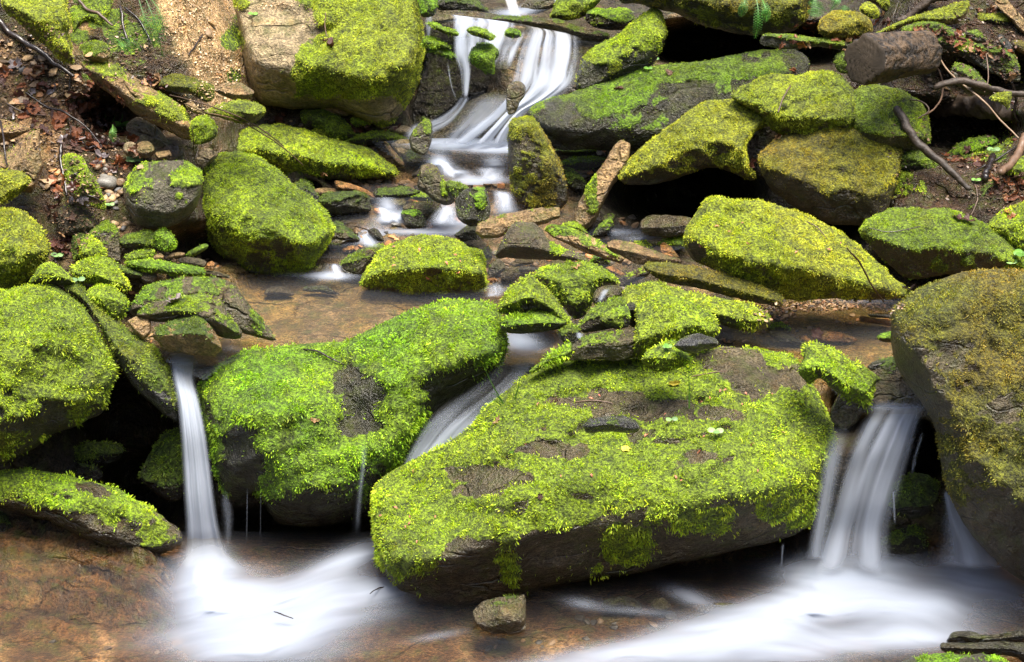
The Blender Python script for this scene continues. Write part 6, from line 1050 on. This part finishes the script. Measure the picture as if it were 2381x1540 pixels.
n_ = noise_node(N, L, mp.outputs[0], 1, 5, .6).outputs[0]; c_ = mixc(N, L, maprange(N, L, n_, .4, .62, 0, 1), (.010, .007, .005), (.10, .062, .032)); b_ = N('BsdfPrincipled'); L(c_, b_.inputs['Base Color']); b_.inputs['Roughness'].default_value = .6
bp_ = N('Bump'); bp_.inputs['Strength'].default_value = 1; bp_.inputs['Distance'].default_value = .03; L(n_, bp_.inputs['Height']); L(bp_.outputs[0], b_.inputs['Normal']); o_ = N('OutputMaterial'); L(b_.outputs[0], o_.inputs[0])
C0 = np.array(lg.location); link('bark', simple_mesh('bark', V-C0, F, m_), (0, 0, 0), lg)
ring = V[:ns]; cen = ring.mean(0); Vc = [cen-ax*.004]; Fc = []
for k in range(1, 9):
    Vc += list(cen+(ring-cen)*(k/8*1.0)+(-ax)*(.004*(1-k/8)+.003*(k % 2)*(k < 8)))
for j in range(ns): Fc.append((0, 1+j, 1+(j+1) % ns))
for k in range(7):
    for j in range(ns): Fc.append((1+k*ns+j, 1+(k+1)*ns+j, 1+(k+1)*ns+(j+1) % ns, 1+k*ns+(j+1) % ns))
link('cut_face', simple_mesh('cut_face', np.array(Vc)-C0, Fc, M_CUT), (0, 0, 0), lg)
tube('rotten_log', 'dark rotten log with a tuft of moss at its right end', 'log', [(2175, 262, 14), (2200, 248, 20), (2250, 246, 23), (2300, 250, 24), (2345, 262, 20)], M_BARK, n=50, sides=20, noise=.5, lift=.6)
stone('moss_tuft', 'pale green moss tuft hanging from the end of the rotten log', 'moss', '30', '1545,680 1600,650 1700,640 1695,700 1675,770 1650,740 1600,715', d=5.62, moss=1, mt='B', rt='dark', cap=14)
# plants
def leaflet(P, dr, up, L_, W_, mat_, VV, FF):
    s_ = np.cross(dr, up); s_ /= np.linalg.norm(s_)+1e-9; k = len(VV)
    VV += [P, P+dr*L_*.35+s_*W_*.5, P+dr*L_*.7+s_*W_*.42-up*L_*.03, P+dr*L_-up*L_*.08, P+dr*L_*.7-s_*W_*.42-up*L_*.03, P+dr*L_*.35-s_*W_*.5, P+dr*L_*.5+up*L_*.05]
    for a, b in ((0, 1), (1, 2), (2, 3), (3, 4), (4, 5), (5, 0)): FF.append((k+a, k+b, k+6))
def fern(label, fronds, mat_, wid, ends):
    root = bpy.data.objects.new('fern', None); COL.objects.link(root); P0 = pt(fronds[0][0][0], fronds[0][0][1], ends); root.location = P0; tag(root, label, 'fern', kind='thing')
    for fr in fronds:
        Q = np.array(fr, float); n = 18; t = np.linspace(0, 1, n); tk = np.linspace(0, 1, len(Q))
        u = np.interp(t, tk, Q[:, 0]); v = np.interp(t, tk, Q[:, 1]); d = ends-.03-.05*np.sin(t*2.6); P = pt(u, v, d)
        VV = []; FF = []; T = np.gradient(P, axis=0); T /= np.linalg.norm(T, axis=1, keepdims=True)
        for i in range(2, n):
            wl_ = wid*K*ends*math.sin(math.pi*min(1, (1-t[i])*.9+.12))*1.05
            for s in (-1, 1):
                sd = np.cross(T[i], [0, -.9, .4]); sd /= np.linalg.norm(sd); dr = sd*s+T[i]*.45+np.array([0, 0, -.12]); dr /= np.linalg.norm(dr)
                for q in range(5):     # each leaflet itself is cut into small lobes
                    a = P[i]+dr*wl_*q/5.0; leaflet(a, (dr*.5+T[i]*.7*(1 if q % 2 else -.3)), np.array([0, -.8, .6]), wl_*.36*(1-q*.12), wl_*.15, mat_, VV, FF)
        r_ = .0008
        for i in range(n-1):
            k = len(VV); a, b = P[i], P[i+1]; sx = np.array([r_, 0, 0]); VV += [a-sx, a+sx, b+sx, b-sx]; FF.append((k, k+1, k+2, k+3))
        link('frond', simple_mesh('frond', np.array(VV)-P0, FF, mat_, False), (0, 0, 0), root)
fern('hanging green fern on the upper left bank beside the sandy gully', [[(335, -10), (352, 30), (366, 75), (378, 130)], [(320, -10), (332, 30), (345, 65), (358, 105)], [(345, -10), (368, 20), (378, 55), (384, 95)]], M_FERN, 15, 5.66)
fern('small fern frond hanging over the leaf litter above the round cobble', [[(262, 290), (262, 305), (262, 330)]], M_GREEN, 12, 5.55)
fern('short ferns in the dark corner behind the long bank slab', [[(268, 90), (285, 105), (305, 125)], [(278, 88), (300, 96), (325, 116)]], M_FERN, 12, 5.80)
fern('bright fern hanging from the overhanging top boulder', [[(1755, -20), (1762, 20), (1762, 55), (1756, 88)], [(1735, -20), (1730, 10), (1722, 38)], [(1768, -10), (1780, 20), (1782, 50)]], M_FERN, 14, 6.0)
fern('dark green ferns at the top edge above the olive rock', [[(1925, 30), (1905, 15), (1880, 5)], [(1925, 35), (1940, 10), (1950, -10)], [(1920, 32), (1900, 30), (1878, 25)], [(1930, 32), (1955, 25), (1975, 20)]], M_FERN, 13, 6.2)
def seedling(label, u, v, h, leaves, mat_, sz):
    P, n = hit(u, v); s_m = K*P[1]/cp; root = bpy.data.objects.new('seedling', None); COL.objects.link(root); root.location = P; tag(root, label, 'seedling', kind='thing')
    top = np.array([0, -.3, 1.])*h*s_m; r_ = 1.1*s_m; VV = []; FF = []
    for i in range(6):
        c = top*i/5; VV += [c+np.array([math.cos(a)*r_, math.sin(a)*r_, 0]) for a in (0, 2.1, 4.2)]
    for i in range(5):
        for j in range(3): FF.append((i*3+j, i*3+(j+1) % 3, i*3+3+(j+1) % 3, i*3+3+j))
    link('stem', simple_mesh('stem', VV, FF, M_GREEN), (0, 0, 0), root)
    for k in range(leaves):
        a = 2*math.pi*k/leaves+RNG.uniform(-.3, .3)+.4; dr = np.array([math.cos(a), math.sin(a)*.6-.25, .12]); dr /= np.linalg.norm(dr)
        sd = np.cross(dr, [0, -.45, .9]); sd /= np.linalg.norm(sd); upv = np.cross(sd, dr); n_ = 18; V2 = [top+dr*sz*.5*s_m+upv*sz*.06*s_m]; F2 = []
        for j in range(n_):
            b = 2*math.pi*j/n_; x = .5-.5*math.cos(b); y = .42*math.sin(b)*(1-.12*math.cos(b)); V2.append(top+dr*sz*s_m*x+sd*sz*s_m*y-upv*sz*s_m*.10*x*x)
        for j in range(n_): F2.append((0, 1+j, 1+(j+1) % n_))
        link('leaf', simple_mesh('leaf', V2, F2, mat_), (0, 0, 0), root)
for a in [('seedling with three broad leaves on the right of the huge boulder', 1662, 1015, 18, 3, M_PGREEN, 19), ('tiny seedling with round leaves right of the flat dark stone', 1560, 985, 14, 2, M_PGREEN, 15), ('two leaved seedling on the green moss mound by the arched rocks', 287, 735, 20, 2, M_PGREEN, 20),
          ('small seedling at the foot of the bright moss mound', 182, 660, 12, 2, M_PGREEN, 17), ('pale seedling in the leaf drift above the big round left boulder', 133, 600, 8, 3, M_PGREEN, 15), ('pale clover like seedlings behind the grey bare sided boulder', 312, 380, 10, 3, M_PGREEN, 20),
          ('bright two leaved plant among the leaves by the round cobble', 284, 300, 12, 3, M_GREEN, 22), ('clover beside the pointed rock right of the upper fall', 1520, 150, 14, 3, M_GREEN, 11), ('second clover under the pointed rock', 1506, 166, 8, 3, M_GREEN, 10),
          ('seedling with several leaves at the far right edge', 2372, 610, 24, 5, M_GREEN, 20), ('seedling low on the right edge beside the mossy hump', 2345, 615, 8, 3, M_PGREEN, 18), ('small seedling in front of the glossy dark flat stone', 1550, 815, 12, 4, M_GREEN, 12),
          ('pale seedling by the broken branch at the right', 2308, 358, 12, 3, M_PGREEN, 15), ('little seedling at the foot of the dark stub on the right', 2268, 425, 8, 3, M_GREEN, 11), ('seedling on the sandy edge left of the tall background boulder', 588, 38, 6, 3, M_GREEN, 11), ('seedling between the pebbles under the narrow mossy slab', 255, 482, 8, 3, M_PGREEN, 12)]:
    seedling(*a)
def grass(label, blades_, mat_=M_GREEN):
    u0, v0 = blades_[0][0]; P0, _ = hit(u0, v0); root = P0; VV = []; FF = []; s_m = K*P0[1]/cp
    for bl_ in blades_:
        Q = np.array(bl_, float); n = 12; t = np.linspace(0, 1, n); tk = np.linspace(0, 1, len(Q)); u = np.interp(t, tk, Q[:, 0]); v = np.interp(t, tk, Q[:, 1])
        P = pt(u, v, P0[1]-.01-.03*t); k = len(VV); 
        for i in range(n): w_ = (1-t[i]**2)*1.5*s_m+.0002; VV += [P[i]-[w_, 0, 0], P[i]+[w_, 0, 0]]
        for i in range(n-1): FF.append((k+2*i, k+2*i+1, k+2*i+3, k+2*i+2))
    o = link('grass_tuft', simple_mesh('grass_tuft', np.array(VV)-P0, FF, mat_), P0); tag(o, label, 'grass', kind='thing')
grass('few long grass blades leaning over the middle chute', [[(1168, 935), (1150, 905), (1137, 880), (1128, 860)], [(1170, 938), (1150, 915), (1112, 912)], [(1172, 940), (1140, 925), (1110, 926)], [(1172, 950), (1150, 930), (1130, 940), (1104, 975)], [(1190, 950), (1205, 900), (1210, 868)], [(1195, 952), (1225, 915), (1240, 905)]])
grass('slender upright weed on the back of the huge boulder', [[(1602, 950), (1602, 900), (1600, 850)], [(1601, 880), (1590, 872), (1585, 868)], [(1601, 875), (1615, 868), (1622, 866)], [(1600, 860), (1592, 850), (1588, 846)], [(1600, 858), (1608, 850), (1612, 847)]])
grass('fiddleheads rising by the cave under the long bank slab', [[(255, 288), (245, 275), (243, 260)], [(260, 286), (266, 275), (267, 265)], [(275, 290), (284, 275), (284, 264)]])
leaf(1568, 895, 26, 3, 'yellow green curled leaf standing on the huge boulder moss', kind=2).data = leaf_mesh(2, M_YEL, 5)
leaf(1455, 1046, 24, 3, 'yellow star shaped leaf on bare stone of the huge boulder', kind=0).data = leaf_mesh(0, M_YEL, 6)
leaf(1190, 1052, 14, 3, 'green seed wing on the moss left of centre of the huge boulder', kind=2).data = leaf_mesh(2, M_GREEN, 8)
for u, v, lab in [(728, 978, 'orange brown catkin in the moss of the pool boulder'), (1155, 982, 'tan catkin on the moss at the left shoulder of the huge boulder'), (1340, 625, 'tan catkin on the low green moss cushion'), (752, 400, 'tan catkin on the front of the wide low boulder')]:
    leaf(u, v, 22, 3, lab, kind=1)
# little pink and rust bud scales fallen on the moss
bs = [plain_mat('bud_scale', (.45, .16, .10), .4, 20, .3)]; bm_me = leaf_mesh(2, bs[0], 3)
for k in range(46):
    u, v = [ell(1430, 1010, 380, 130), ell(1700, 1020, 180, 130), ell(960, 1180, 80, 90), ell(1000, 600, 100, 50), ell(1800, 560, 180, 70)][int(RNG.integers(0, 5))]
    P, n = hit(u, v); s_m = K*P[1]/cp; o = link('bud_scale', bm_me, P+n*.006); o.rotation_euler = orient(n, RNG.uniform(0, 6), .3); o.scale = (RNG.uniform(6, 11)*s_m,)*3
    tag(o, 'tiny pinkish bud scale dropped on the moss', 'bud scale', 'bud scales on the moss', 'thing')
print('BLADES', BL_TOTAL[0])
